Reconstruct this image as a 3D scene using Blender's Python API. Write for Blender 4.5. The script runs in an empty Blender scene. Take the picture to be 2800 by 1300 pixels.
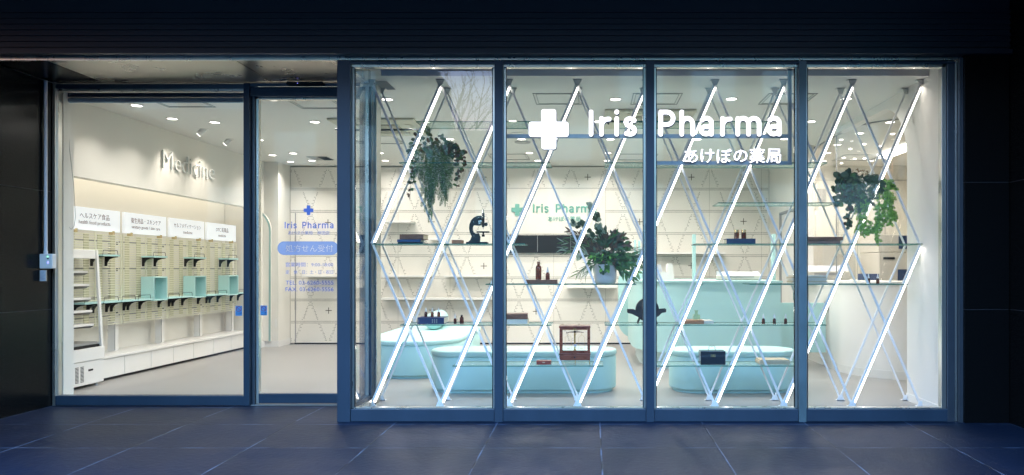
import bpy, math, random
from mathutils import Vector, Matrix
random.seed(7)
R = math.radians
S = bpy.context.scene
COL = S.collection
# ------------------------------------------------------------------ camera, world, exposure
EYE = 1.2
cam_d = bpy.data.cameras.new("camera")
cam_d.sensor_width = 36.0
cam_d.lens = 2000 / 2800 * 36.0
cam_d.shift_x = (1400 - 1617) / 2800
cam_d.shift_y = (737 - 650) / 2800
cam_d.clip_end = 500
cam = bpy.data.objects.new("camera", cam_d)
cam.location = (0, 0, EYE)
cam.rotation_euler = (R(90), 0, 0)
COL.objects.link(cam)
S.camera = cam

w = bpy.data.worlds.new("World")
S.world = w
w.use_nodes = True
nt = w.node_tree
sky = nt.nodes.new('ShaderNodeTexSky')
sky.sky_type = 'NISHITA'
sky.sun_disc = False
sky.sun_elevation = R(-2.5)
sky.sun_rotation = R(20)
sky.ozone_density = 4.0
tint = nt.nodes.new('ShaderNodeMix')
tint.data_type = 'RGBA'; tint.blend_type = 'MULTIPLY'
tint.inputs[0].default_value = 1.0
tint.inputs[7].default_value = (1.75, 2.60, 1.08, 1)
nt.links.new(sky.outputs[0], tint.inputs[6])
bg = nt.nodes['Background']
nt.links.new(tint.outputs[2], bg.inputs[0])
bg.inputs[1].default_value = 95.0
S.view_settings.view_transform = 'Standard'
S.view_settings.look = 'None'
S.view_settings.exposure = 0.0
S.view_settings.gamma = 1.0
cy = S.cycles
cy.use_denoising = True
cy.denoiser = 'OPENIMAGEDENOISE'
cy.denoising_input_passes = 'RGB_ALBEDO_NORMAL'
cy.denoising_prefilter = 'ACCURATE'
cy.use_light_tree = True
cy.max_bounces = 10
cy.diffuse_bounces = 4
cy.glossy_bounces = 4
cy.transmission_bounces = 6
cy.transparent_max_bounces = 24
cy.sample_clamp_indirect = 4.0
cy.caustics_reflective = False
cy.caustics_refractive = False
cy.use_adaptive_sampling = False

# ------------------------------------------------------------------ materials
MATS = {}
def mat(name, col, rough=0.5, metal=0.0, emit=None, es=0.0, noise=0.0, nscale=8.0, bump=0.0, bscale=40.0,
        spec=0.5, coat=0.0, stretch=None, alpha=1.0):
    m = bpy.data.materials.new(name); m.use_nodes = True
    n = m.node_tree; b = n.nodes['Principled BSDF']
    b.inputs['Base Color'].default_value = (*col, 1)
    b.inputs['Roughness'].default_value = rough
    b.inputs['Metallic'].default_value = metal
    b.inputs['Specular IOR Level'].default_value = spec
    b.inputs['Coat Weight'].default_value = coat
    if emit:
        b.inputs['Emission Color'].default_value = (*emit, 1)
        b.inputs['Emission Strength'].default_value = es
    if noise or bump:
        tc = n.nodes.new('ShaderNodeTexCoord')
        mp = n.nodes.new('ShaderNodeMapping')
        n.links.new(tc.outputs['Object'], mp.inputs[0])
        if stretch: mp.inputs['Scale'].default_value = stretch
    if noise:
        t = n.nodes.new('ShaderNodeTexNoise'); t.inputs['Scale'].default_value = nscale
        t.inputs['Detail'].default_value = 6
        n.links.new(mp.outputs[0], t.inputs['Vector'])
        r = n.nodes.new('ShaderNodeMapRange')
        r.inputs[1].default_value = 0.3; r.inputs[2].default_value = 0.7
        r.inputs[3].default_value = 1 - noise; r.inputs[4].default_value = 1 + noise
        n.links.new(t.outputs[0], r.inputs[0])
        mx = n.nodes.new('ShaderNodeMix'); mx.data_type = 'RGBA'; mx.blend_type = 'MULTIPLY'
        mx.inputs[0].default_value = 1
        mx.inputs[6].default_value = (*col, 1)
        cb = n.nodes.new('ShaderNodeCombineColor')
        for i in range(3): n.links.new(r.outputs[0], cb.inputs[i])
        n.links.new(cb.outputs[0], mx.inputs[7])
        n.links.new(mx.outputs[2], b.inputs['Base Color'])
        r2 = n.nodes.new('ShaderNodeMapRange')
        r2.inputs[3].default_value = max(0, rough - noise * .5); r2.inputs[4].default_value = min(1, rough + noise * .5)
        n.links.new(t.outputs[0], r2.inputs[0])
        n.links.new(r2.outputs[0], b.inputs['Roughness'])
    if bump:
        t2 = n.nodes.new('ShaderNodeTexNoise'); t2.inputs['Scale'].default_value = bscale
        t2.inputs['Detail'].default_value = 4
        n.links.new(mp.outputs[0], t2.inputs['Vector'])
        bp = n.nodes.new('ShaderNodeBump'); bp.inputs['Strength'].default_value = bump
        bp.inputs['Distance'].default_value = 0.01
        n.links.new(t2.outputs[0], bp.inputs['Height'])
        n.links.new(bp.outputs[0], b.inputs['Normal'])
    if es and es != 6.5: m.cycles.emission_sampling = 'NONE'
    MATS[name] = m
    return m

def glassmat(name, tintc, f0=0.04, rough=0.0, gl=(1, 1, 1)):
    """thin clear glass: see-through mixed with a Schlick mirror, same for every ray"""
    m = bpy.data.materials.new(name); m.use_nodes = True
    n = m.node_tree; n.nodes.clear()
    out = n.nodes.new('ShaderNodeOutputMaterial')
    tr = n.nodes.new('ShaderNodeBsdfTransparent'); tr.inputs[0].default_value = (*tintc, 1)
    g = n.nodes.new('ShaderNodeBsdfGlossy'); g.inputs[0].default_value = (*gl, 1); g.inputs['Roughness'].default_value = rough
    lw = n.nodes.new('ShaderNodeLayerWeight'); lw.inputs['Blend'].default_value = 0.5
    p = n.nodes.new('ShaderNodeMath'); p.operation = 'POWER'; p.inputs[1].default_value = 4.0
    n.links.new(lw.outputs['Facing'], p.inputs[0])
    ma = n.nodes.new('ShaderNodeMath'); ma.operation = 'MULTIPLY_ADD'
    ma.inputs[1].default_value = 0.8; ma.inputs[2].default_value = f0
    n.links.new(p.outputs[0], ma.inputs[0])
    mx = n.nodes.new('ShaderNodeMixShader')
    n.links.new(ma.outputs[0], mx.inputs[0]); n.links.new(tr.outputs[0], mx.inputs[1]); n.links.new(g.outputs[0], mx.inputs[2])
    n.links.new(mx.outputs[0], out.inputs[0])
    MATS[name] = m
    return m

WALL = mat('wall_paint', (.80, .77, .70), .6, noise=.02, nscale=2)
WHITE = mat('white_lacquer', (.82, .80, .76), .35, noise=.015, nscale=3)
CEIL = mat('ceiling_paint', (.80, .78, .73), .8, noise=.015, nscale=2)
FLOORM = mat('vinyl_floor', (.30, .288, .275), .32, noise=.07, nscale=1.6, bump=.05, bscale=3)
PANEL = mat('perforated_panel', (.83, .795, .72), .4, noise=.02, nscale=1.5)
DOT = mat('perforation_dark', (.13, .115, .085), .8)
STEEL = mat('blue_grey_steel', (.025, .045, .074), .45, metal=.22, noise=.10, nscale=5, stretch=(1, 1, .3))
STEEL2 = mat('steel_painted_sheen', (.105, .155, .175), .42, metal=.3, noise=.25, nscale=4, stretch=(1, 1, .6))  # paler mottled copy of the steel, standing in for reflected light on one mullion
BARS = mat('sign_bar_steel', (.30, .38, .46), .4, metal=.2)
STEELD = mat('dark_steel', (.10, .12, .15), .35, metal=.7, noise=.06, nscale=6)
ALU = mat('brushed_aluminium', (.62, .60, .55), .28, metal=.9, noise=.08, nscale=10, stretch=(1, 1, .1))
SOFFIT = mat('soffit_steel', (.40, .37, .32), .28, metal=.85, noise=.07, nscale=3)
FASCIA = mat('fascia_black', (.018, .022, .035), .45, metal=.2)
GRANITE = mat('black_granite', (.004, .0045, .005), .24, noise=.35, nscale=180, spec=.12)
SOFTSEAM = mat('panel_seam', (.38, .35, .29), .7)
SEAM = mat('stone_joint', (.05, .06, .08), .7)
MINT = mat('mint_vinyl', (.46, .73, .71), .48, noise=.04, nscale=3, bump=.12, bscale=5)
MINTP = mat('mint_laminate', (.45, .69, .67), .42, noise=.02, nscale=3)
MINTD = mat('mint_edge', (.30, .45, .42), .5)
RODW = mat('white_rod', (.88, .88, .88), .35)
LED = mat('led_strip', (1, 1, 1), .5, emit=(1.0, .93, .83), es=6.5)
LEDM = mat('led_channel', (.55, .55, .55), .3, metal=.7)
LAMP = mat('downlight_lens', (1, 1, 1), .5, emit=(1.0, .95, .88), es=7)
LAMPW = mat('linear_lamp', (1, 1, 1), .5, emit=(1.0, .98, .95), es=7)
SIGNW = mat('sign_face_lit', (1, 1, 1), .5, emit=(1.0, .98, 1.0), es=1.8)
SIGNS = mat('sign_side', (.05, .06, .12), .4)
GREENT = mat('green_letter', (.16, .42, .33), .5)
def film_mat(name, tr_c, df_c, f, gl=0):
    m = bpy.data.materials.new(name); m.use_nodes = True
    n = m.node_tree; n.nodes.clear()
    out = n.nodes.new('ShaderNodeOutputMaterial')
    a = n.nodes.new('ShaderNodeBsdfTransparent'); a.inputs[0].default_value = (*tr_c, 1)
    b = n.nodes.new('ShaderNodeBsdfDiffuse'); b.inputs[0].default_value = (*df_c, 1)
    c = n.nodes.new('ShaderNodeBsdfTranslucent'); c.inputs[0].default_value = (*df_c, 1)
    m1 = n.nodes.new('ShaderNodeMixShader'); m2 = n.nodes.new('ShaderNodeMixShader')
    m1.inputs[0].default_value = .5; m2.inputs[0].default_value = f
    n.links.new(b.outputs[0], m1.inputs[1]); n.links.new(c.outputs[0], m1.inputs[2])
    n.links.new(a.outputs[0], m2.inputs[1]); n.links.new(m1.outputs[0], m2.inputs[2])
    last = m2
    if gl:
        g = n.nodes.new('ShaderNodeBsdfGlossy'); g.inputs['Roughness'].default_value = .03
        m3 = n.nodes.new('ShaderNodeMixShader'); m3.inputs[0].default_value = gl
        n.links.new(m2.outputs[0], m3.inputs[1]); n.links.new(g.outputs[0], m3.inputs[2]); last = m3
    n.links.new(last.outputs[0], out.inputs[0]); MATS[name] = m; return m
BLUET = film_mat('blue_film', (.34, .52, .98), (.27, .43, .96), .50)
CREAMT = mat('cream_film', (.80, .76, .68), .5)
BLACK = mat('black_plastic', (.010, .010, .012), .5, spec=.25)
BLACKM = mat('black_enamel', (.008, .010, .016), .22, coat=.4)
CHROME = mat('chrome', (.75, .75, .76), .15, metal=1)
BRASS = mat('aged_brass', (.45, .32, .10), .35, metal=.9, noise=.15, nscale=40)
MAHOG = mat('mahogany', (.26, .060, .022), .3, noise=.3, nscale=20, stretch=(1, 1, 6), coat=.3)
RUBBER = mat('dropper_rubber', (.75, .76, .76), .5)
CAPW = mat('cap_white', (.8, .8, .78), .45)
CAPG = mat('cap_gold', (.75, .62, .35), .25, metal=.8)
PAPER = mat('old_paper', (.62, .50, .33), .8, noise=.15, nscale=60, stretch=(1, 1, 12))
PAPERW = mat('cream_paper', (.72, .66, .54), .8, noise=.1, nscale=60, stretch=(1, 1, 12))
CNAVY = mat('navy_cloth', (.018, .035, .10), .6, bump=.2, bscale=300)
CBLUE = mat('blue_cloth', (.02, .07, .20), .5)
CBLK = mat('black_cloth', (.012, .016, .03), .55)
CBRN = mat('brown_leather', (.20, .085, .045), .5, noise=.25, nscale=30)
CTAN = mat('tan_leather', (.33, .15, .07), .55, noise=.2, nscale=30)
CPINK = mat('faded_cover', (.30, .17, .13), .7, noise=.15, nscale=20)
GILT = mat('gilt_lettering', (.5, .45, .32), .4)
POT = mat('grey_pot', (.62, .59, .55), .55, noise=.06, nscale=8)
G1 = mat('leaf_dark', (.064, .098, .044), .45, noise=.35, nscale=30)
G2 = mat('leaf_mid', (.090, .185, .050), .45, noise=.3, nscale=30)
G3 = mat('leaf_bright', (.24, .48, .07), .5, noise=.3, nscale=30)
G4 = mat('leaf_pale', (.33, .38, .24), .5, noise=.2, nscale=30)
G5 = mat('leaf_burgundy', (.15, .085, .05), .5, noise=.3, nscale=30)
STEM = mat('stem_brown', (.10, .06, .03), .7)
YELG = mat('slat_cream', (.84, .82, .64), .5)
OLIVE = mat('olive_strip', (.60, .575, .39), .55)
GREYM = mat('grey_metal', (.34, .34, .33), .4, metal=.3)
SIGNP = mat('sign_panel_brightened', (.80, .82, .84), .35, emit=(.85, .92, 1.0), es=.38)  # weak emission added to lift the brightness of the category sign faces
SIGNT = mat('sign_text_brown', (.20, .10, .08), .6)
ACW = mat('ac_plastic', (.62, .59, .46), .5)
ACG = mat('ac_grille', (.30, .28, .20), .6)
HATCH = mat('hatch_frame', (.36, .36, .33), .5, metal=.3)
BLUEP = mat('blue_sticker', (.10, .32, .62), .5)
RED = mat('red_ring', (.30, .02, .04), .5)
STICK = mat('sticker_white', (.6, .62, .68), .5)
IVORY = mat('machine_ivory', (.60, .57, .50), .45)
NAVYP = mat('machine_navy', (.02, .04, .12), .35)
WOODB = mat('ebony_wood', (.030, .018, .015), .5, noise=.3, nscale=30)
LGREEN = mat('indicator_green', (0, 0, 0), .5, emit=(.3, 1, .5), es=3)
LBLUE = mat('indicator_blue', (0, 0, 0), .5, emit=(.25, .25, 1), es=3)
GLASS = glassmat('shop_glass', (.985, .985, .98), .026)
GLASSB = glassmat('bottle_glass', (.86, .88, .74), .06)
GLASSS = film_mat('shelf_glass', (.92, .975, .95), (.72, .90, .82), .26, gl=.07)
GEDGE = mat('shelf_glass_edge', (.03, .20, .15), .15, coat=.5)
AMBER = film_mat('amber_bottle', (.62, .25, .06), (.10, .035, .01), .62, gl=.06)

# dusky pavement: big slabs with pale mineral joints
def pavement():
    m = bpy.data.materials.new('pavement_slabs'); m.use_nodes = True
    n = m.node_tree; b = n.nodes['Principled BSDF']
    b.inputs['Specular IOR Level'].default_value = .22
    L = n.links.new
    tc = n.nodes.new('ShaderNodeTexCoord'); sp = n.nodes.new('ShaderNodeSeparateXYZ')
    L(tc.outputs['Object'], sp.inputs[0])
    nz = n.nodes.new('ShaderNodeTexNoise'); nz.inputs['Scale'].default_value = 9; nz.inputs['Detail'].default_value = 5
    L(tc.outputs['Object'], nz.inputs['Vector'])
    def joint(sock, off, period, width, wob):
        a = n.nodes.new('ShaderNodeMath'); a.operation = 'ADD'; a.inputs[1].default_value = -off; L(sock, a.inputs[0])
        wv = n.nodes.new('ShaderNodeMath'); wv.operation = 'MULTIPLY_ADD'; wv.inputs[1].default_value = wob; L(nz.outputs[0], wv.inputs[0]); L(a.outputs[0], wv.inputs[2])
        pp = n.nodes.new('ShaderNodeMath'); pp.operation = 'PINGPONG'; pp.inputs[1].default_value = period / 2; L(wv.outputs[0], pp.inputs[0])
        mr = n.nodes.new('ShaderNodeMapRange'); mr.inputs[1].default_value = width * .45; mr.inputs[2].default_value = width
        mr.inputs[3].default_value = 1; mr.inputs[4].default_value = 0; L(pp.outputs[0], mr.inputs[0])
        return mr.outputs[0]
    j1 = joint(sp.outputs[0], .068, .8, .0065, .004)
    j2 = joint(sp.outputs[1], 5.667, .682, .0065, .004)
    mx = n.nodes.new('ShaderNodeMath'); mx.operation = 'MAXIMUM'; L(j1, mx.inputs[0]); L(j2, mx.inputs[1])
    # dark open joint core and pale efflorescence broken by noise
    n2 = n.nodes.new('ShaderNodeTexNoise'); n2.inputs['Scale'].default_value = 3.2; n2.inputs['Detail'].default_value = 7
    L(tc.outputs['Object'], n2.inputs['Vector'])
    br = n.nodes.new('ShaderNodeMapRange'); br.inputs[1].default_value = .42; br.inputs[2].default_value = .60; L(n2.outputs[0], br.inputs[0])
    jc = n.nodes.new('ShaderNodeMix'); jc.data_type = 'RGBA'
    jc.inputs[6].default_value = (.010, .012, .016, 1); jc.inputs[7].default_value = (.11, .15, .24, 1)
    L(br.outputs[0], jc.inputs[0])
    # slab colour: large mottling + grain + per-slab shift
    n3 = n.nodes.new('ShaderNodeTexNoise'); n3.inputs['Scale'].default_value = 1.5; n3.inputs['Detail'].default_value = 9; n3.inputs['Roughness'].default_value = .65
    L(tc.outputs['Object'], n3.inputs['Vector'])
    cr = n.nodes.new('ShaderNodeValToRGB')
    cr.color_ramp.elements[0].position = .3; cr.color_ramp.elements[0].color = (.0038, .0088, .024, 1)
    cr.color_ramp.elements[1].position = .72; cr.color_ramp.elements[1].color = (.0066, .0150, .039, 1)
    L(n3.outputs[0], cr.inputs[0])
    def cell(sock, off, period):
        a = n.nodes.new('ShaderNodeMath'); a.operation = 'SUBTRACT'; a.inputs[1].default_value = off; L(sock, a.inputs[0])
        d = n.nodes.new('ShaderNodeMath'); d.operation = 'DIVIDE'; d.inputs[1].default_value = period; L(a.outputs[0], d.inputs[0])
        f = n.nodes.new('ShaderNodeMath'); f.operation = 'FLOOR'; L(d.outputs[0], f.inputs[0]); return f.outputs[0]
    cx = n.nodes.new('ShaderNodeCombineXYZ'); L(cell(sp.outputs[0], .068, .8), cx.inputs[0]); L(cell(sp.outputs[1], 5.667, .682), cx.inputs[1])
    wn = n.nodes.new('ShaderNodeTexWhiteNoise'); wn.noise_dimensions = '2D'; L(cx.outputs[0], wn.inputs['Vector'])
    wr = n.nodes.new('ShaderNodeMapRange'); wr.inputs[3].default_value = .80; wr.inputs[4].default_value = 1.20; L(wn.outputs[0], wr.inputs[0])
    cc = n.nodes.new('ShaderNodeCombineColor')
    for i in range(3): L(wr.outputs[0], cc.inputs[i])
    ml = n.nodes.new('ShaderNodeMix'); ml.data_type = 'RGBA'; ml.blend_type = 'MULTIPLY'; ml.inputs[0].default_value = 1
    L(cr.outputs[0], ml.inputs[6]); L(cc.outputs[0], ml.inputs[7])
    # scattered pale scuffs
    n4 = n.nodes.new('ShaderNodeTexNoise'); n4.inputs['Scale'].default_value = 26; n4.inputs['Detail'].default_value = 8
    L(tc.outputs['Object'], n4.inputs['Vector'])
    sc = n.nodes.new('ShaderNodeMapRange'); sc.inputs[1].default_value = .66; sc.inputs[2].default_value = .78; sc.inputs[4].default_value = .5; L(n4.outputs[0], sc.inputs[0])
    m3 = n.nodes.new('ShaderNodeMix'); m3.data_type = 'RGBA'; m3.inputs[7].default_value = (.028, .036, .055, 1)
    L(sc.outputs[0], m3.inputs[0]); L(ml.outputs[2], m3.inputs[6])
    fin = n.nodes.new('ShaderNodeMix'); fin.data_type = 'RGBA'
    L(mx.outputs[0], fin.inputs[0]); L(m3.outputs[2], fin.inputs[6]); L(jc.outputs[2], fin.inputs[7])
    L(fin.outputs[2], b.inputs['Base Color'])
    rr = n.nodes.new('ShaderNodeMapRange'); rr.inputs[3].default_value = .42; rr.inputs[4].default_value = .60; L(n3.outputs[0], rr.inputs[0])
    L(rr.outputs[0], b.inputs['Roughness'])
    bp = n.nodes.new('ShaderNodeBump'); bp.inputs['Strength'].default_value = .45; bp.inputs['Distance'].default_value = .006
    sb = n.nodes.new('ShaderNodeMath'); sb.operation = 'SUBTRACT'; L(n4.outputs[0], sb.inputs[0]); L(mx.outputs[0], sb.inputs[1])
    L(sb.outputs[0], bp.inputs['Height']); L(bp.outputs[0], b.inputs['Normal'])
    return m
PAVE = pavement()

# ------------------------------------------------------------------ mesh builder
ORG = {}
class MB:
    def __init__(s): s.v = []; s.f = []; s.m = []
    def add(s, vs, fs, m=0):
        k = len(s.v); s.v += [tuple(p) for p in vs]
        for f in fs: s.f.append([i + k for i in f]); s.m.append(m)
        return s
    def box(s, x0, x1, y0, y1, z0, z1, m=0):
        vs = [(x, y, z) for z in (z0, z1) for y in (y0, y1) for x in (x0, x1)]
        return s.add(vs, [(0, 2, 3, 1), (4, 5, 7, 6), (0, 1, 5, 4), (2, 6, 7, 3), (0, 4, 6, 2), (1, 3, 7, 5)], m)
    def quad(s, a, b, c, d, m=0): return s.add([a, b, c, d], [(0, 1, 2, 3)], m)
    def prism(s, poly, axis, a0, a1, m=0, mc=None):
        def P(u, v, a): return {'x': (a, u, v), 'y': (u, a, v), 'z': (u, v, a)}[axis]
        n = len(poly)
        vs = [P(u, v, a0) for u, v in poly] + [P(u, v, a1) for u, v in poly]
        k = len(s.v); s.v += vs
        for i in range(n):
            j = (i + 1) % n; s.f.append([k + i, k + j, k + n + j, k + n + i]); s.m.append(m)
        s.f.append([k + i for i in range(n)]); s.m.append(m if mc is None else mc)
        s.f.append([k + n + i for i in reversed(range(n))]); s.m.append(m if mc is None else mc)
        return s
    def ring(s, outer, inner, axis, a0, a1, m=0):
        def P(u, v, a): return {'x': (a, u, v), 'y': (u, a, v), 'z': (u, v, a)}[axis]
        n = len(outer); k = len(s.v)
        for pl in (outer, inner):
            for a in (a0, a1): s.v += [P(u, v, a) for u, v in pl]
        for i in range(n):
            j = (i + 1) % n
            for f in ([i, j, n + j, n + i], [2*n + i, 3*n + i, 3*n + j, 2*n + j], [i, 2*n + i, 2*n + j, j], [n + i, n + j, 3*n + j, 3*n + i]):
                s.f.append([k + q for q in f]); s.m.append(m)
        return s
    def lathe(s, prof, c, n=16, axis='z', m=0):
        k = len(s.v); c = Vector(c)
        for r, h in prof:
            for i in range(n):
                a = 2 * math.pi * i / n; u, v = r * math.cos(a), r * math.sin(a)
                p = {'z': (u, v, h), 'y': (u, h, v), 'x': (h, u, v)}[axis]
                s.v.append(tuple(c + Vector(p)))
        for q in range(len(prof) - 1):
            for i in range(n):
                j = (i + 1) % n
                s.f.append([k + q*n + i, k + q*n + j, k + (q+1)*n + j, k + (q+1)*n + i]); s.m.append(m)
        s.f.append([k + i for i in range(n)]); s.m.append(m)
        s.f.append([k + (len(prof)-1)*n + i for i in range(n)]); s.m.append(m)
        return s
    def tube(s, pts, r, n=6, m=0, flat=1.0, closed=False):
        pts = [Vector(p) for p in pts]; k = len(s.v); N = len(pts)
        rr = r if isinstance(r, (list, tuple)) else [r] * N
        for i, p in enumerate(pts):
            t = (pts[min(i+1, N-1)] - pts[max(i-1, 0)])
            if closed: t = pts[(i+1) % N] - pts[i-1]
            t.normalize()
            ref = Vector((0, 1, 0)) if abs(t.y) < .95 else Vector((0, 0, 1))
            a = t.cross(ref).normalized(); b = a.cross(t).normalized()
            for q in range(n):
                th = 2 * math.pi * (q + .5) / n
                d = a * math.cos(th) + b * math.sin(th)
                d.y *= flat
                s.v.append(tuple(p + d * rr[i]))
        for i in range(N if closed else N - 1):
            i2 = (i + 1) % N
            for q in range(n):
                j = (q + 1) % n
                s.f.append([k + i*n + q, k + i*n + j, k + i2*n + j, k + i2*n + q]); s.m.append(m)
        if not closed:
            s.f.append([k + q for q in range(n)]); s.m.append(m)
            s.f.append([k + (N-1)*n + q for q in range(n)]); s.m.append(m)
        return s
    def bar(s, a, b, w, d, m=0):
        """box-section bar in a plane facing -Y: w across, d deep"""
        a = Vector(a); b = Vector(b); t = (b - a).normalized()
        u = t.cross(Vector((0, 1, 0))).normalized() * w / 2; v = Vector((0, d / 2, 0))
        vs = [a-u-v, a+u-v, a+u+v, a-u+v, b-u-v, b+u-v, b+u+v, b-u+v]
        return s.add(vs, [(0, 1, 2, 3), (7, 6, 5, 4), (0, 4, 5, 1), (1, 5, 6, 2), (2, 6, 7, 3), (3, 7, 4, 0)], m)
    def leaf(s, p, d, nrm, L, W, m=0, round_=False, droop=.15):
        p = Vector(p); d = Vector(d).normalized(); nrm = Vector(nrm)
        sd = d.cross(nrm)
        if sd.length < .01: sd = d.cross(Vector((0.3, .9, .2)))
        sd.normalize(); up = sd.cross(d).normalized()
        if round_:
            prof = [(0, .12), (.18, .75), (.5, 1), (.82, .72), (1, .08)]
        else:
            prof = [(0, .08), (.3, .85), (.6, .8), (.85, .4), (1, .03)]
        k = len(s.v)
        for t, q in prof:
            c = p + d * L * t - up * droop * L * t * t
            s.v.append(tuple(c - sd * W * q * .5 + up * W * .12 * q)); s.v.append(tuple(c)); s.v.append(tuple(c + sd * W * q * .5 + up * W * .12 * q))
        for i in range(len(prof) - 1):
            a = k + 3 * i
            s.f.append([a, a+1, a+4, a+3]); s.m.append(m); s.f.append([a+1, a+2, a+5, a+4]); s.m.append(m)
        return s
    def text(s, body, size, x0, z0, y, facing=(1, 0, 0), ext=.0005, m=0, mside=None, wid=None, hgt=None, off=0.0, face=(0, -1, 0)):
        """text lying on a vertical plane; x0/z0 = lower left of its ink box; facing = reading direction"""
        c = bpy.data.curves.new('t', 'FONT'); c.body = body; c.size = size; c.extrude = ext; c.offset = off; c.resolution_u = 2
        o = bpy.data.objects.new('t', c); COL.objects.link(o)
        me = bpy.data.meshes.new_from_object(o.evaluated_get(bpy.context.evaluated_depsgraph_get()))
        xs = [q.co.x for q in me.vertices]; ys = [q.co.y for q in me.vertices]
        sx = 1 if wid is None else wid / (max(xs) - min(xs)); sy = sx if hgt is None else hgt / (max(ys) - min(ys))
        F = Vector(facing); N = Vector(face); k = len(s.v)
        base = Vector((x0, y, z0)) if not isinstance(x0, (tuple, Vector)) else Vector(x0)
        for q in me.vertices:
            s.v.append(tuple(base + F * (q.co.x - min(xs)) * sx + Vector((0, 0, 1)) * (q.co.y - min(ys)) * sy + N * q.co.z))
        for f in me.polygons:
            s.f.append([k + i for i in f.vertices])
            s.m.append(mside if (mside is not None and abs(f.normal.z) < .5) else m)
        bpy.data.objects.remove(o); bpy.data.curves.remove(c); bpy.data.meshes.remove(me)
        return s
    def cutout(s, body, outline, x0, z0, y, wid, hgt, off=0.0):
        """flat shape on a plane facing -Y with the text cut out of it"""
        c = bpy.data.curves.new('t', 'FONT'); c.body = body; c.size = 1; c.offset = off * 10; c.resolution_u = 3
        o = bpy.data.objects.new('t', c); COL.objects.link(o)
        bpy.context.view_layer.objects.active = o; o.select_set(True)
        me = bpy.data.meshes.new_from_object(o.evaluated_get(bpy.context.evaluated_depsgraph_get()))
        xs = [q.co.x for q in me.vertices]; ys = [q.co.y for q in me.vertices]; a0, a1, b0, b1 = min(xs), max(xs), min(ys), max(ys)
        bpy.data.meshes.remove(me)
        bpy.ops.object.convert(target='CURVE')
        cu = bpy.context.view_layer.objects.active.data; cu.dimensions = '2D'; cu.fill_mode = 'BOTH'; cu.extrude = 0
        sx = (a1 - a0) / wid; sz = (b1 - b0) / hgt
        sp = cu.splines.new('POLY'); sp.points.add(len(outline) - 1)
        for i, (u, v) in enumerate(outline): sp.points[i].co = (a0 + (u - x0) * sx, b0 + (v - z0) * sz, 0, 1)
        sp.use_cyclic_u = True
        o = bpy.context.view_layer.objects.active
        me = bpy.data.meshes.new_from_object(o.evaluated_get(bpy.context.evaluated_depsgraph_get())); k = len(s.v)
        for q in me.vertices: s.v.append((x0 + (q.co.x - a0) / sx, y, z0 + (q.co.y - b0) / sz))
        for f in me.polygons: s.f.append([k + i for i in f.vertices]); s.m.append(0)
        bpy.data.objects.remove(o)
        return s
    def build(s, name, mats, parent=None, smooth=False, bevel=0, label=None, cat=None, group=None, kind=None, seg=2):
        if not isinstance(mats, (list, tuple)): mats = [mats]
        if parent is not None: o0 = ORG[parent.name]
        else:
            xs = [p[0] for p in s.v]; ys = [p[1] for p in s.v]; zs = [p[2] for p in s.v]
            o0 = Vector(((min(xs)+max(xs))/2, (min(ys)+max(ys))/2, min(zs)))
        me = bpy.data.meshes.new(name)
        me.from_pydata([(p[0]-o0.x, p[1]-o0.y, p[2]-o0.z) for p in s.v], [], s.f)
        for q in mats: me.materials.append(q)
        me.polygons.foreach_set('material_index', s.m)
        if smooth: me.polygons.foreach_set('use_smooth', [True] * len(me.polygons))
        me.update(); me.validate()
        o = bpy.data.objects.new(name, me); COL.objects.link(o)
        if parent is not None: o.parent = parent
        else: o.location = o0
        ORG[o.name] = o0
        if bevel:
            b = o.modifiers.new('bevel', 'BEVEL'); b.width = bevel; b.segments = seg; b.limit_method = 'ANGLE'; b.angle_limit = R(40)
            if not smooth: b.harden_normals = False
        if label: o['label'] = label
        if cat: o['category'] = cat
        if group: o['group'] = group
        if kind: o['kind'] = kind
        return o
def thing(name, label, cat, loc, group=None):
    o = bpy.data.objects.new(name, None); COL.objects.link(o)
    o.location = loc; o.empty_display_size = .05
    o['label'] = label; o['category'] = cat
    if group: o['group'] = group
    ORG[o.name] = Vector(loc)
    return o
def dup(root, loc, label=None, group=None, rz=None):
    def cp(o, par):
        c = o.copy(); COL.objects.link(c); c.parent = par
        for ch in [q for q in o.children]: cp(ch, c)
        return c
    r = cp(root, None); r.location = loc
    ORG[r.name] = Vector(loc)
    if rz is not None: r.rotation_euler.z = rz
    if label: r['label'] = label
    if group: r['group'] = group
    return r
def PX(px, Y): return (px - 1617) * Y / 2000
def PZ(py, Y): return EYE - (py - 737) * Y / 2000
def rrect(x0, x1, z0, z1, r, n=5):
    pts = []
    for cx, cz, a0 in ((x1-r, z1-r, 0), (x0+r, z1-r, 90), (x0+r, z0+r, 180), (x1-r, z0+r, 270)):
        for i in range(n + 1):
            a = R(a0 + 90 * i / n); pts.append((cx + r*math.cos(a), cz + r*math.sin(a)))
    return pts
def stadium(x0, x1, y0, y1, r=None, n=12):
    return rrect(x0, x1, y0, y1, r or min(x1-x0, y1-y0)/2 - 1e-4, n)
def lamp(x, y, z, power, size=.1, col=(1, .955, .90), spread=150, name='downlight_lamp', rot=(0, 0, 0), shape='DISK', sy=None, parent=None):
    l = bpy.data.lights.new(name, 'AREA'); l.shape = shape; l.size = size
    if sy: l.size_y = sy
    l.energy = power; l.color = col; l.spread = R(spread)
    o = bpy.data.objects.new(name, l); COL.objects.link(o)
    o.rotation_euler = rot
    if parent is not None:
        o.parent = parent; o.location = Vector((x, y, z)) - ORG[parent.name]
    else: o.location = (x, y, z)
    return o
# ================================================================== setting
C = 2.855          # shop ceiling
YF = 5.74          # shopfront line
YB = 11.70         # back wall
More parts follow.
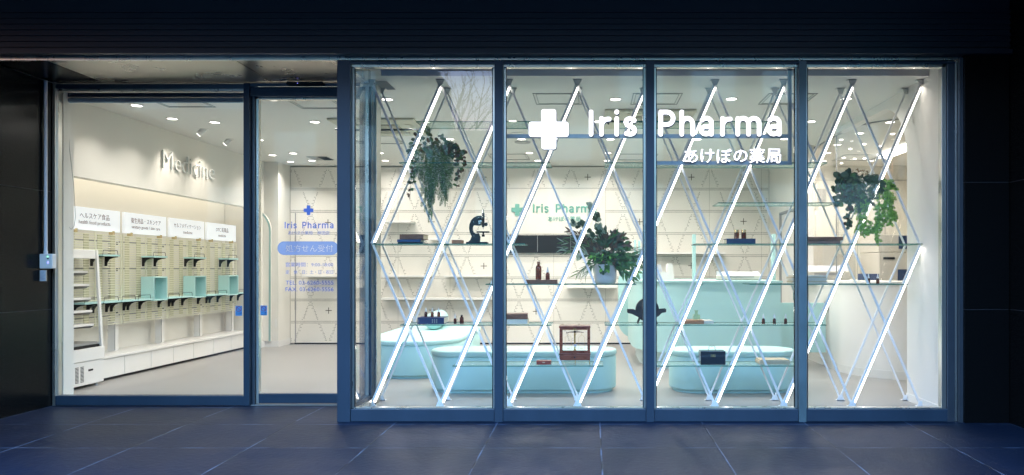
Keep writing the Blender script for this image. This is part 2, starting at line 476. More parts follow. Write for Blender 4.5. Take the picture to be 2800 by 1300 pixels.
# pavement falls gently to the street, level under the entrance
b = MB()
ys = [-14, -6, -2, 1, 3, 4.5, YF, 6.52]
for i in range(len(ys) - 1):
    z0 = -max(0, (YF - ys[i])) * .0215; z1 = -max(0, (YF - ys[i+1])) * .0215
    b.quad((-14, ys[i], z0), (14, ys[i], z0), (14, ys[i+1], z1), (-14, ys[i+1], z1))
g = b.build('pavement', PAVE, kind='structure')
ob = g
# keep object coordinates = world coordinates for the joint grid
dz = g.location.copy()
for v in g.data.vertices: v.co += dz
g.location = (0, 0, 0); ORG[g.name] = Vector((0, 0, 0))
MB().box(-16, 16, -40, -14, -.46, -.44).build('road', mat('asphalt', (.05, .05, .055), .8, noise=.2, nscale=30), kind='structure')

b = MB()
b.box(-6.2, 6.2, 6.44, 12.2, -.05, .004); b.box(-1.93, 2.885, 5.84, 6.44, -.05, .003)
b.build('shop_floor', FLOORM, kind='structure')
b = MB()
b.box(-6.2, -1.80, 6.74, 12.2, C, C + .2)
b.box(-1.80, 6.2, 6.257, 12.2, C, C + .2)
b.box(-6.2, -2.03, 6.52, 6.74, C + .0, C + .2)
b.box(-2.03, 2.9, 5.83, 6.257, 2.935, 3.0)
b.box(-2.03, -1.80, 6.257, 6.74, 2.935, 3.0)
b.build('shop_ceiling', CEIL, kind='structure')

# fascia
b = MB(); b.box(-8, 3.26, 5.70, 6.1, 2.872, 3.75)
for i in range(7):
    z = 2.93 + i * .045
    b.box(-8, 3.26, 5.685, 5.70, z, z + .018)
b.box(-8, 3.26, 5.66, 5.70, 2.872, 2.905)
b.build('fascia', FASCIA, label='dark ribbed metal fascia running above the whole shopfront', cat='fascia')
MB().box(-8, 8, 3.3, 5.66, 3.45, 3.6).build('canopy', FASCIA, label='black canopy slab overhead at the very top of the facade', cat='canopy')
MB().box(-8, 8, 5.66, 12.3, 3.76, 3.9).build('upper_slab', FASCIA, kind='structure')

# entrance soffit
t = thing('entrance_soffit', 'brushed metal soffit panels over the recessed entrance', 'soffit', (-3.3, 6.1, 2.84))
b = MB()
xs = [-4.74, -4.30, -2.80, -1.94]
for i in range(1, 3): b.box(xs[i] + .006, xs[i+1] - .006, 5.775, 6.42, 2.845, 2.855)
MB().box(-4.74, -4.306, 5.775, 6.42, 2.845, 2.855).build('dark_panel', GRANITE, t)
b.build('soffit_panel', SOFFIT, t)
MB().box(-4.74, -1.94, 5.745, 5.767, 2.842, 2.872).build('edge_trim', ALU, t)
MB().box(-4.74, -1.94, 5.77, 6.6, 2.857, 2.872).build('backing', BLACK, t)

# granite walls
def granite(name, x0, x1, y0, y1, z1, label, js=(.887, 1.88)):
    t = thing(name, label, 'wall', ((x0+x1)/2, y0, -.08))
    b = MB(); zs = [-.08] + list(js) + [z1]
    for i in range(len(zs) - 1): b.box(x0, x1, y0, y1, zs[i] + (.002 if i else 0), zs[i+1] - .002)
    b.build('stone_slab', GRANITE, t, bevel=.002)
    MB().box(x0 + .006, x1 - .006, y0 + .006, y1 - .006, -.07, z1 - .006).build('joint_filler', SEAM, t)
    return t
granite('granite_wall', -6.4, -4.745, 3.9, 6.56, 2.84, 'polished black granite return wall left of the entrance', (.85, 1.88))
granite('granite_wall', 2.915, 3.262, 5.71, 6.0, 3.7, 'narrow black granite pier between the right window jamb and the corner')
granite('granite_wall', 3.268, 5.0, 3.6, 6.0, 3.7, 'black granite wall turning towards the street at far right')

# ------------------------------------------------------------------ main shopfront
sf = thing('shopfront_window', 'four bay glazed shopfront in blue grey steel with lit display behind', 'window', (.45, YF, 0))
mull = [(-1.997, -1.894), (-.761, -.695), (.431, .494), (1.631, 1.690)]
for x0, x1 in mull:
    MB().box(x0, x1, YF, YF + .10, 0, 2.84).build('mullion', STEEL2 if x0 > 1 else STEEL, sf, bevel=.003)
MB().box(2.80, 2.86, YF + .012, YF + .10, 0, 2.84).build('jamb', STEELD, sf, bevel=.003)
b = MB(); b.box(2.764, 2.798, YF + .03, YF + .09, .1, 2.82); b.box(2.862, 2.885, YF + .03, YF + .10, 0, 2.84)
b.build('jamb_trim', ALU, sf, bevel=.002)
MB().box(2.887, 2.913, YF - .01, YF + .1, 0, 2.86).build('jamb_cover', STEELD, sf)
# sill in bays + header lines
bays = [(-1.894, -.761), (-.695, .431), (.494, 1.631), (1.690, 2.80)]
for x0, x1 in bays:
    MB().box(x0 + .001, x1 - .001, YF + .008, YF + .10, .003, .100).build('sill', STEEL, sf, bevel=.003)
b = MB(); b.box(-1.997, 2.86, YF - .004, YF + .05, 2.842, 2.852); b.build('header', ALU, sf)
b = MB(); b.box(-1.997, 2.885, YF + .02, YF + .08, 2.853, 2.870); b.build('header', ALU, sf)
MB().box(-1.99, 2.86, YF + .015, YF + .09, 2.833, 2.8415).build('header_gap', BLACK, sf)
MB().box(-1.99, 2.86, YF + .004, YF + .09, 2.818, 2.8325).build('header', STEEL, sf)
b = MB()
for x0, x1 in bays:
    b.box(x0 + .002, x1 - .002, YF + .030, YF + .085, 2.795, 2.817)
b.build('glazing_rail', ALU, sf)
b = MB()
for x0, x1 in bays:
    b.box(x0 + .001, x0 + .018, YF + .05, YF + .075, .102, 2.794); b.box(x1 - .018, x1 - .001, YF + .05, YF + .075, .102, 2.794)
b.build('glazing_bead', ALU, sf)
b = MB()
for x0, x1 in bays:
    b.box(x0 + .0185, x0 + .024, YF + .046, YF + .07, .102, 2.794); b.box(x1 - .024, x1 - .0185, YF + .046, YF + .07, .102, 2.794)
b.build('gasket', BLACK, sf)
b = MB()
for x0, x1 in bays: b.box(x0 + .02, x1 - .02, YF + .034, YF + .09, .101, .108)
b.build('sill_trim', ALU, sf)
for x0, x1 in bays:
    MB().box(x0 + .0245, x1 - .0245, YF + .056, YF + .066, .109, 2.794).build('glass_pane', GLASS, sf)

# return side glazing between shopfront and entrance
rt = thing('side_window', 'narrow glazed return beside the entrance at the left corner post', 'window', (-1.95, 6.1, 0))
MB().box(-2.03, -1.925, 6.40, 6.50, 0, 2.80).build('corner_post', STEEL, rt, bevel=.003)
MB().box(-2.03, -1.91, 6.503, 6.64, 0, C - .002).build('inner_post', ALU, rt, bevel=.003)
MB().box(-1.99, -1.93, YF + .103, 6.398, 0, .100).build('sill', STEEL, rt, bevel=.003)
MB().box(-1.928, -1.905, YF + .103, 6.398, .0, .07).build('sill_trim', ALU, rt)
MB().box(-1.99, -1.93, YF + .103, 6.398, 2.815, 2.935).build('header', ALU, rt)
MB().box(-1.965, -1.955, YF + .104, 6.397, .102, 2.814).build('glass_pane', GLASS, rt)
b = MB(); b.box(-1.975, -1.945, YF + .104, YF + .118, .102, 2.81); b.box(-1.975, -1.945, 6.385, 6.397, .102, 2.81)
b.build('glazing_bead', ALU, rt)

# ------------------------------------------------------------------ entrance: fixed light + sliding door
YD = 6.43
en = thing('entrance_window', 'large fixed entrance pane in dark blue frame showing the Medicine wall', 'window', (-3.9, YD, 0))
MB().box(-4.738, -4.715, YD, YD + .09, 0, 2.835).build('jamb', ALU, en)
MB().box(-3.054, -3.002, YD - .012, YD + .09, 0, 2.835).build('mullion', STEEL, en, bevel=.003)
MB().box(-4.714, -3.055, YD, YD + .08, .003, .087).build('bottom_rail', STEEL, en, bevel=.003)
MB().box(-4.714, -3.055, YD, YD + .08, 2.79, 2.830).build('header', STEELD, en, bevel=.002)
MB().box(-4.714, -3.055, YD + .01, YD + .06, 2.772, 2.789).build('header_trim', ALU, en)
MB().box(-4.713, -3.056, YD + .036, YD + .046, .088, 2.771).build('glass_pane', GLASS, en)
MB().box(-4.714, -4.700, YD + .02, YD + .06, .088, 2.77).build('glazing_bead', ALU, en)

dr = thing('sliding_door', 'glazed automatic sliding door carrying blue pharmacy lettering', 'door', (-2.5, YD + .06, 0))
MB().box(-3.000, -2.975, YD + .03, YD + .10, 0, 2.835).build('stile', STEELD, dr, bevel=.002)
MB().box(-2.972, -2.948, YD + .05, YD + .10, .01, 2.71).build('stile', ALU, dr, bevel=.002)
MB().box(-2.999, -2.031, YD + .0, YD + .11, 2.72, 2.805).build('header', STEEL, dr, bevel=.003)
MB().box(-2.999, -2.031, YD - .005, YD + .0, 2.808, 2.835).build('header_trim', STEELD, dr)
MB().box(-2.947, -2.031, YD + .05, YD + .10, .012, .097).build('bottom_rail', STEEL, dr, bevel=.003)
MB().box(-2.947, -2.031, YD + .05, YD + .10, 2.705, 2.719).build('top_rail', ALU, dr)
MB().box(-2.947, -2.031, YD + .066, YD + .076, .098, 2.704).build('glass_pane', GLASS, dr)
b = MB(); b.prism(rrect(-2.66, -2.34, 2.812, 2.836, .008), 'y', YD - .05, YD - .007)
sn = b.build('door_sensor', BLACK, None, label='slim black motion sensor with blue light above the sliding door', cat='door sensor', bevel=.002)
MB().box(-2.565, -2.560, YD - .053, YD - .050, 2.821, 2.826).build('indicator_light', LBLUE, sn)

# ---- stroke lettering -------------------------------------------------
def arc(cx, cz, rx, rz, a0, a1, n=10):
    return [(cx + rx * math.cos(R(a0 + (a1 - a0) * i / n)), cz + rz * math.sin(R(a0 + (a1 - a0) * i / n))) for i in range(n + 1)]
# strokes in source pixels, baseline v=0, stroke 12.5 -> centreline inset 6.3
def glyph(ch):
    q = 6.3
    if ch == 'I': return [[(q, q), (q, 67.5)]]
    if ch == 'r': return [[(q, q), (q, 49.5)], [(q, 28)] + arc(25, 28, 18.5, 20, 175, 82, 7)]
    if ch == 'i': return [[(q, q), (q, 49.5)], 'dot']
    if ch == 's': return [[(30, 44)] + arc(18, 39, 12, 10, 55, 170, 6) + [(10, 32), (18, 28), (26, 25)] + arc(19, 17, 12, 10.5, 40, -100, 8) + [(8, 8.5)]]
    if ch == 'P': return [[(q, q), (q, 67.5)], [(q, 67), (23, 67)] + arc(23, 50, 17, 17, 90, -90, 10) + [(q, 33)]]
    if ch == 'h': return [[(q, q), (q, 67.5)], [(q, 30)] + arc(21.5, 33, 15, 17, 170, 0, 10) + [(36.5, q)]]
    if ch == 'a': return [[(8, 45)] + arc(19, 38, 14.5, 12.5, 115, 0, 8) + [(33.5, q)], [(33.5, 28), (20, 27.5)] + arc(19, 17.5, 12.5, 10.5, 100, 270, 9) + [(26, 8.5), (33.5, 14)]]
    if ch == 'm': return [[(q, q), (q, 49.5)], [(q, 32)] + arc(21, 36, 14.7, 14, 170, 0, 9) + [(35.7, q)], [(35.7, 32)] + arc(50, 36, 14.5, 14, 170, 0, 9) + [(64.6, q)]]
WORD = [('I', 1610), ('r', 1638), ('i', 1679.7), ('s', 1704), ('P', 1799.5), ('h', 1856.5), ('a', 1910), ('r', 1967.5), ('m', 2009), ('a', 2094.5)]
def stroke_word(b, X0, Z0, y, sc, rad, m=0, flat=.5, src0=1610):
    for ch, px in WORD:
        for st in glyph(ch):
            ox = X0 + (px - src0) * sc
            if st == 'dot':
                b.lathe([(rad*.2, -rad*flat), (rad*1.05, -rad*flat*.3), (rad*1.05, rad*flat*.3)], (ox + 6.3*sc, y, Z0 + 67*sc), 14, 'y', m); continue
            pts = [(ox + u*sc, y, Z0 + v*sc) for u, v in st]
            a, c = Vector(pts[0]), Vector(pts[1]); d = (a - c).normalized()
            e, f = Vector(pts[-1]), Vector(pts[-2]); g2 = (e - f).normalized()
            full = [a + d*rad*.85, a + d*rad*.6] + [Vector(p) for p in pts] + [e + g2*rad*.6, e + g2*rad*.85]
            rr = [rad*.45, rad*.8] + [rad] * len(pts) + [rad*.8, rad*.45]
            b.tube(full, rr, 10, m, flat)
def cross_poly(cx, cz, s, t, r):
    """rounded plus outline"""
    pts = []
    cor = [(t, s), (t, t), (s, t), (s, -t), (t, -t), (t, -s), (-t, -s), (-t, -t), (-s, -t), (-s, t), (-t, t), (-t, s)]
    for i, (x, z) in enumerate(cor):
        p0 = Vector(cor[i-1]); p1 = Vector((x, z)); p2 = Vector(cor[(i+1) % 12])
        rr = r if abs(abs(x) - abs(z)) > 1e-6 else r * .12
        a = p1 + (p0 - p1).normalized() * rr; c = p1 + (p2 - p1).normalized() * rr
        for k in range(5):
            u = k / 4; q = a*(1-u)**2 + p1*2*u*(1-u) + c*u*u; pts.append((cx + q.x, cz + q.y))
    return pts

# main sign, hung inside the glass
YS = 5.97; sc = YS / 2000
sg = thing('pharmacy_sign', 'big white lit pharmacy sign with cross hung on a steel bar frame behind the glass', 'sign', (PX(1780, YS), YS, PZ(450, YS)))
b = MB(); b.prism(cross_poly(PX(1501, YS), PZ(356, YS), 54*sc, 20*sc, 8*sc), 'y', YS - .04, YS - .02); b.build('cross_face', SIGNW, sg)
b = MB(); b.prism(cross_poly(PX(1502, YS), PZ(357.5, YS), 54.5*sc, 20.5*sc, 8*sc), 'y', YS - .019, YS + .0); b.build('cross_body', SIGNS, sg)
FULL = WORD
for one in FULL:
    WORD = [one]
    b = MB(); stroke_word(b, PX(1610, YS), PZ(376, YS), YS - .03, sc, 6.3*sc, 0); stroke_word(b, PX(1611.5, YS), PZ(378, YS), YS - .012, sc, 6.6*sc, 1); b.build('letter', [SIGNW, SIGNS], sg, smooth=True)
WORD = FULL
for i, (ch, a, c_, t_, u_) in enumerate((('あ', 1869, 1907, 410, 447), ('け', 1914, 1951, 410, 447), ('ぼ', 1958, 1998, 409, 448), ('の', 2004, 2042, 412, 445), ('薬', 2047, 2089, 408, 448), ('局', 2093, 2133, 409, 448))):
    b = MB(); b.text(ch, .12, PX(a, YS), PZ(u_, YS), YS - .03, ext=.004, wid=(c_-a)*sc, hgt=(u_-t_)*sc, off=.0012, m=0)
    b.text(ch, .12, PX(a + 1.5, YS), PZ(u_ + 2, YS), YS - .014, ext=.008, wid=(c_-a)*sc, hgt=(u_-t_)*sc, off=.0018, m=1); b.build('letter', [SIGNW, SIGNS], sg)
b = MB(); Z1 = PZ(367.5, YS); Z0 = PZ(378, YS)
b.box(PX(1373, YS), PX(2155, YS), YS, YS + .02, Z0, Z1)
b.box(PX(1372.9, YS), PX(1384, YS), YS, YS + .02, Z1 + .0005, 2.93)
b.box(PX(2155.2, YS), PX(2165, YS), YS, YS + .02, PZ(451, YS), 2.93)
b.box(PX(1790, YS), PX(2155, YS), YS, YS + .02, PZ(451, YS), PZ(441, YS))
b.build('support_frame', BARS, sg)

# door lettering (applied film on the sliding door: parts of the door)
YL = YD + .0645; s2 = YL / 2000
b = MB(); b.prism(cross_poly(PX(843.5, YL), PZ(575.5, YL), 13.3*s2, 4.7*s2, 1.0*s2), 'y', YL, YL + .001); b.build('cross_decal', BLUET, dr)
k = 134/524
b = MB(); stroke_word(b, PX(778, YL), PZ(625.5, YL), YL, s2*k*1.0, 6.3*s2*k*.95, flat=.15); b.build('lettering_decal', BLUET, dr)
def film(name, txt, x0, x1, y0, y1, m=BLUET, yy=0.0, off=0):
    b = MB(); b.text(txt, .1, PX(x0, YL), PZ(y1, YL), YL - yy, ext=.0004, wid=(x1-x0)*s2, hgt=(y1-y0)*s2, off=off); return b.build(name, m, dr)
film('lettering_decal', 'あけぼの薬局　神田店', 788, 901, 632, 642.5)
b = MB(); b.cutout('処方せん受付', rrect(PX(759, YL), PX(924.5, YL), PZ(697.5, YL), PZ(661, YL), 18*s2, 8), PX(780, YL), PZ(690, YL), YL, 131*s2, 21*s2, .0018); b.build('pill_decal', BLUET, dr)
film('hours_decal', '営業時間：9:00-18:00', 781, 911, 718, 730)
film('hours_decal', '定　休　日：土・日・祝日', 781, 911, 739, 750)
film('phone_decal', 'TEL. 03-6260-5555', 781, 912, 768, 779)
film('phone_decal', 'FAX. 03-6260-5556', 781, 912, 786, 797)
def sticker(px, py, par, Y):
    k = Y / 2000; x = PX(px, Y); z = PZ(py, Y)
    b = MB(); b.prism(rrect(x - 9*k, x + 9*k, z - 13.5*k, z + 13.5*k, 1.5*k), 'y', Y, Y + .001, 0)
    o = b.build('warning_sticker', BLUEP, par)
    b = MB(); ou = arc(x, z + 5*k, 7.4*k, 7.4*k, 0, 345, 23); inn = arc(x, z + 5*k, 6*k, 6*k, 0, 345, 23)
    b.ring(ou, inn, 'y', Y - .0015, Y - .0005); b.bar((x - 5*k, Y - .0012, z + 10*k), (x + 5*k, Y - .0012, z), 1.3*k, .0008)
    b.build('prohibition_ring', RED, o)
    b = MB(); b.text('ドアに注意', .1, x - 7.5*k, z - 8*k, Y - .001, ext=.0003, wid=15*k, hgt=3.6*k, off=.001); b.text('CAUTION', .1, x - 5.5*k, z - 11.6*k, Y - .001, ext=.0003, wid=11*k, hgt=2*k)
    b.build('sticker_text', BLACK, o)
sticker(653, 850.5, en, YD + .034)
sticker(721, 849.5, dr, YL)

# roller blind over the fixed pane + chain
rb = thing('roller_blind', 'rolled up blue grey window blind above the entrance pane with its bead chain', 'blind', (-3.9, 6.62, 2.75))
b = MB(); b.box(-4.78, -3.13, 6.58, 6.66, 2.752, 2.79); b.build('headbox', STEEL, rb, bevel=.004)
b = MB(); b.lathe([(.022, -4.77), (.022, -3.14)], (0, 6.60, 2.725), 14, 'x'); 
b.build('fabric_roll', mat('blind_fabric', (.20, .30, .38), .7), rb, smooth=True)
b = MB()
pts = [(-4.705, 6.60, 2.72), (-4.71, 6.60, 2.2), (-4.715, 6.60, 1.7)] + [(-4.685 + .034*math.cos(a), 6.60, 1.62 - .045*math.sin(a)) for a in [i*math.pi/8 for i in range(8, -1, -1)][::-1]][::-1] + [(-4.655, 6.6, 1.8), (-4.675, 6.60, 2.25), (-4.69, 6.60, 2.72)]
b.tube([(-4.735, 6.60, 2.72), (-4.745, 6.60, 2.3), (-4.735, 6.60, 2.0), (-4.74, 6.60, 1.7), (-4.725, 6.60, 1.60), (-4.695, 6.60, 1.56), (-4.665, 6.60, 1.59), (-4.655, 6.60, 1.68), (-4.67, 6.60, 1.95), (-4.71, 6.60, 2.3), (-4.72, 6.60, 2.72)], .0022, 5)
b.build('bead_chain', GREYM, rb)

# intercom box, conduit, notice on left granite wall
x0 = -4.744
cdt = MB(); cdt.lathe([(.013, 1.33), (.013, 2.83)], (-4.722, 6.33, 0), 12, 'z'); cdt.lathe([(.016, 1.325), (.016, 1.36)], (-4.722, 6.33, 0), 12, 'z')
cdt.build('conduit', STICK, label='pale grey cable conduit running down the left granite wall', cat='conduit', smooth=False)
kb = thing('key_switch', 'small white electric key switch box with green and blue lights on left wall', 'switch box', (-4.69, 6.25, 1.20))
b = MB(); b.box(-4.744, -4.632, 6.285, 6.335, 1.207, 1.333); b.build('housing', mat('box_grey', (.80, .78, .76), .45), kb, bevel=.006)
MB().box(-4.676, -4.666, 6.2830, 6.2849, 1.305, 1.314).build('indicator_light', LGREEN, kb)
MB().box(-4.675, -4.664, 6.2830, 6.2849, 1.250, 1.267).build('indicator_light', LBLUE, kb)
MB().box(-4.677, -4.664, 6.2830, 6.2849, 1.289, 1.299).build('keyhole', BLACK, kb)
b = MB(); b.box(-4.744, -4.741, 6.155, 6.365, 1.10, 1.19, 0)
b.v = [(x + (.0 if x < -4.742 else 0), y, z) for x, y, z in b.v]
nt_ = thing('notice_label', 'little white printed notice below the key switch box', 'notice', (-4.70, 6.22, 1.10))
MB().box(-4.735, -4.690, 6.285, 6.287, 1.10, 1.19).build('paper', STICK, nt_)
b = MB()
for i in range(8):
    zz = 1.18 - i * .0095; b.box(-4.731, -4.697 - .004*(i % 3), 6.2835, 6.2845, zz - .002, zz)
b.build('printed_text', CNAVY, nt_)
MB().box(-4.744, -4.689, 6.2875, 6.30, 1.098, 1.192).build('holder', GREYM, nt_)

MB().box(-6.6, 6.6, 12.25, 12.35, -.1, 3.75).build('rear_shell', FASCIA, kind='structure')  # unseen rear and side shell, added to stop sky light leaking in
MB().box(-6.6, -6.5, 6.6, 12.25, -.1, 3.75).build('side_shell', FASCIA, kind='structure')
MB().box(6.3, 6.4, 6.0, 12.25, -.1, 3.75).build('side_shell', FASCIA, kind='structure')
# ================================================================== display lattice
PER = .5982
def XN(k): return 2.870 - PER * (7 - k)
def lattice(Y, name, label, lit, zt=C, back=False):
    t = thing(name, label, 'display frame', (XN(3), Y, 0))
    zb = .03; ztop = zt - .035
    def seg(ka, ta, kb, tb, slash):
        xa, xb = XN(ka), XN(kb); za = zb + (ztop - zb) * ta; ze = zb + (ztop - zb) * tb
        y = Y if slash else Y + .022
        b = MB()
        wd_ = (.021 if slash else .018) if lit else .0145
        b.bar((xa, y, za), (xb, y, ze), wd_, .019 if lit else .015)
        o = b.build('rod', RODW, t, bevel=.001, seg=1)
        if lit and slash:
            d = Vector((xb - xa, 0, ze - za)).normalized(); n = Vector((d.z, 0, -d.x))
            p0 = Vector((xa, y, za)) + n * .0190 + d * .02; p1 = Vector((xb, y, ze)) + n * .0190 - d * .03
            MB().bar(p0, p1, .0145, .010).build('led_strip', LED, o)
            MB().bar(p0 + Vector((0, .009, 0)), p1 + Vector((0, .009, 0)), .0145, .005).build('led_channel', LEDM, o)
    for k in range(-1, 6): seg(k, 0, k + 2, 1, True)
    seg(-1, .5, 0, 1, True); seg(6, 0, 7, .5, True)
    for k in range(-1, 6): seg(k, 1, k + 2, 0, False)
    seg(-1, .5, 0, 0, False); seg(6, 1, 7, .5, False)
    for k in range(-1, 8):
        b = MB(); x = XN(k)
        b.prism([(x - .038, .004), (x + .038, .004), (x + .016, .055), (x - .016, .055)], 'y', Y - .016, Y - .012)
        b.box(x - .038, x + .038, Y - .016, Y + .03, .0042, .009)
        b.lathe([(.006, -.02), (.006, -.0165)], (x, Y, .034), 8, 'y')
        b.build('foot_bracket', RODW, t)
        b = MB()
        b.prism([(x - .038, zt - .001), (x + .038, zt - .001), (x + .016, zt - .055), (x - .016, zt - .055)], 'y', Y - .016, Y - .012)
        b.box(x - .038, x + .038, Y - .016, Y + .03, zt - .006, zt - .0012)
        b.build('ceiling_bracket', LEDM, t)
    return t
YR1, YR2 = 6.38, 6.68
lattice(YR1, 'display_lattice', 'front diagonal rod lattice edged with glowing LED strips just inside the glass', True)
lattice(YR2, 'display_lattice', 'rear diagonal lattice of plain white unlit rods behind the lit one', False)

# glass shelves -----------------------------------------------------
YS0, YS1 = 6.355, 6.665
def shelf(p0, p1, py, label):
    z = PZ(py, YS0)
    x0, x1 = PX(p0, YS0), PX(p1, YS0)
    b = MB(); k = .008
    b.box(x0, x1, YS0, YS1, z - k, z)
    b.m = [0, 0, 1, 1, 1, 1]
    o = b.build('glass_shelf', [GLASSS, GEDGE], label=label, cat='glass shelf', group='glass shelves in the window display')
    return z
Z778 = shelf(1327.6, 1740, 777, 'glass shelf holding the big potted foliage plant and two tall amber bottles')
ZA = shelf(1018, 1207, 666.5, 'short glass shelf at far left under the stacked blue and brown books')
ZB = shelf(1213, 1436, 666.5, 'glass shelf under the black microscope')
ZC = shelf(1903, 2212, 666.5, 'glass shelf carrying two gold capped bottles standing on a navy book')
shelf(2215, 2523, 666.5, 'glass shelf at far right beneath the trailing fern plant')
ZD = shelf(2050, 2483, 777, 'glass shelf holding two dropper bottles and a pile of old papers at right')
ZE = shelf(1093, 1508, 888.5, 'glass shelf with three droppers standing on a thick blue book')
ZF = shelf(1654, 2260, 888.5, 'long glass shelf under the black grinding wheel and three dropper bottles')
ZG = shelf(1236, 1650, 1000.5, 'lowest glass shelf carrying the mahogany balance scale')
ZH = shelf(1791, 2207, 1000.5, 'lowest glass shelf carrying the black metal case')
shelf(1137, 1551, 332, 'topmost empty glass shelf above the left hanging plant')
shelf(1698, 2112, 332, 'topmost empty glass shelf behind the lit shop name')
ZI = shelf(1091, 1505, 444.5, 'upper glass shelf from which the left fern plant hangs')
shelf(1654, 2068, 444.5, 'upper empty glass shelf behind the lit Japanese lettering')
shelf(2072, 2262, 444.5, 'short empty glass shelf right of the lit Japanese lettering')
ZJ = shelf(1964, 2292, 554, 'glass shelf at the left of the right hand trailing plant with nothing on it')

# books ----------------------------------------------------------------
def book(label, p0, p1, y0, y1, Y, depth, cover, pages=PAPERW, ang=0, gilt=False, group=None, z=None, name='book', spine='front', txt=None):
    k = Y / 2000; x0, x1 = PX(p0, Y), PX(p1, Y); h = (y1 - y0) * k
    cx = (x0 + x1) / 2; wd = (x1 - x0)
    t = thing(name, label, 'book', (cx, Y, z), group)
    t.rotation_euler.z = R(ang)
    c = min(.004, h * .12); X0, X1 = cx - wd/2, cx + wd/2
    b = MB(); Z = z + .0005
    b.box(X0, X1, Y, Y + depth, Z, Z + c); b.box(X0, X1, Y, Y + depth, Z + h - c, Z + h)
    if spine == 'front': b.box(X0, X1, Y, Y + c*1.3, Z + c, Z + h - c)
    elif spine == 'left': b.box(X0, X0 + c*1.3, Y, Y + depth, Z + c, Z + h - c)
    elif spine == 'right': b.box(X1 - c*1.3, X1, Y, Y + depth, Z + c, Z + h - c)
    b.build('cover', cover, t, bevel=.001, seg=1)
    b = MB(); e = .004
    b.box(X0 + e*1.2, X1 - e*1.2, Y + e*1.6, Y + depth - e, Z + c + .0002, Z + h - c - .0002); b.build('page_block', pages, t)
    if gilt:
        b = MB()
        for f in (.55, .63, .71):
            for q in range(4): b.box(X0 + wd*f, X0 + wd*(f + .035), Y - .0006, Y - .0001, Z + h*(.18 + .16*q), Z + h*(.26 + .16*q))
        b.build('gilt_title', GILT, t)
        MB().box(X0 + wd*.05, X0 + wd*.06, Y - .0006, Y - .0001, Z + h*.25, Z + h*.7).build('gilt_band', GILT, t)
    if txt:
        b = MB(); b.text(txt, .1, X0 + wd*.25, Z + h*.3, Y - .0006, ext=.0003, wid=wd*.4, hgt=h*.4); b.build('spine_title', CAPW, t)
    return t
YO = 6.42
g1 = 'books in the left stack on the short shelf'
z = ZA
book('dark slim book at the bottom of the left stack', 1087, 1156, 661.7, 666, YO, .20, CBLK, z=z, group=g1)
z += .0155
book('blue hardback in the middle of the left book stack', 1086, 1150, 654.8, 661.6, YO - .01, .20, CBLUE, z=z, ang=2, group=g1)
z += .0235
book('brown leather book on top of the left stack', 1092, 1158, 641, 654.6, YO, .17, CBRN, PAPER, z=z, ang=-3, spine='front')
bx = thing('wooden_box', 'small reddish brown leather box left of the microscope', 'box', (PX(1249, 6.45), 6.47, ZB))
MB().box(PX(1235, 6.42), PX(1262, 6.42), 6.42, 6.53, ZB + .0005, ZB + .024).build('box_body', CTAN, bx, bevel=.001)
MB().box(PX(1235, 6.42) - .0005, PX(1262, 6.42) + .0005, 6.4195, 6.5305, ZB + .0245, ZB + .034).build('lid', CBRN, bx, bevel=.001)
book('navy cloth book lying under the two gold capped bottles', 1987, 2066, 650.5, 664.5, 6.42, .17, CNAVY, PAPERW, z=ZC)
z = 1.4235
book('faded rose book at the bottom of the far right pile', 2206, 2298, 655.5, 664.5, 6.44, .18, CPINK, PAPER, z=PZ(666.5, YS0))
book('dark brown old book on top of the far right pile', 2208, 2306, 646, 655.2, 6.43, .18, CBRN, PAPER, z=PZ(666.5, YS0) + .031, ang=1.5)
z = Z778
book('long brown leather book under the tall amber bottles', 1436, 1524, 763.5, 774.5, 6.42, .16, CBRN, CTAN, z=z)
z = ZE
book('thick blue book with gilt spine under three droppers', 1141, 1214, 867, 885, 6.42, .19, CNAVY, PAPERW, z=z, gilt=True, ang=-1)
z = ZE
book('cream paged book at the bottom of the middle left pile', 1375, 1442, 872.5, 885, 6.42, .20, PAPERW, PAPERW, z=z)
book('old book with dark brown spine on top of the cream one', 1372, 1443, 858, 872, 6.43, .19, CBRN, PAPERW, z=z + .0425, ang=4)
z = ZF
book('orange brown aged book under the clear glass bottle', 1872, 1925, 875, 884.5, 6.44, .17, CTAN, PAPER, z=z, ang=-3)
book('thin open book leaning right of the clear glass bottle', 1905, 1952, 873.5, 882, 6.46, .15, PAPERW, PAPER, z=z + .0005, ang=6)
# paper stacks
def papers(label, p0, p1, n, Y, depth, z, h=.006, m=PAPER):
    t = thing('paper_stack', label, 'paper stack', (PX((p0+p1)/2, Y), Y + depth/2, z))
    for i in range(n):
        b = MB(); j = random.uniform(-.012, .012); j2 = random.uniform(-.01, .012); x0, x1 = PX(p0, Y) + j, PX(p1, Y) + j2
        b.box(x0, x1, Y + random.uniform(0, .012), Y + depth, z + .0006 + i*h, z + i*h + h*.93)
        b.build('paper_bundle', [m, PAPER, PAPERW][i % 3] if m is not PAPER else PAPER, t, bevel=.0012, seg=1)
    return t
papers('flat pile of old brown papers on the lowest right shelf', 2080, 2162, 4, 6.42, .18, ZH, .0105)
papers('pile of worn cream paper bundles beside the right mullion', 2168, 2262, 6, 6.43, .18, ZD, .0125, PAPERW)

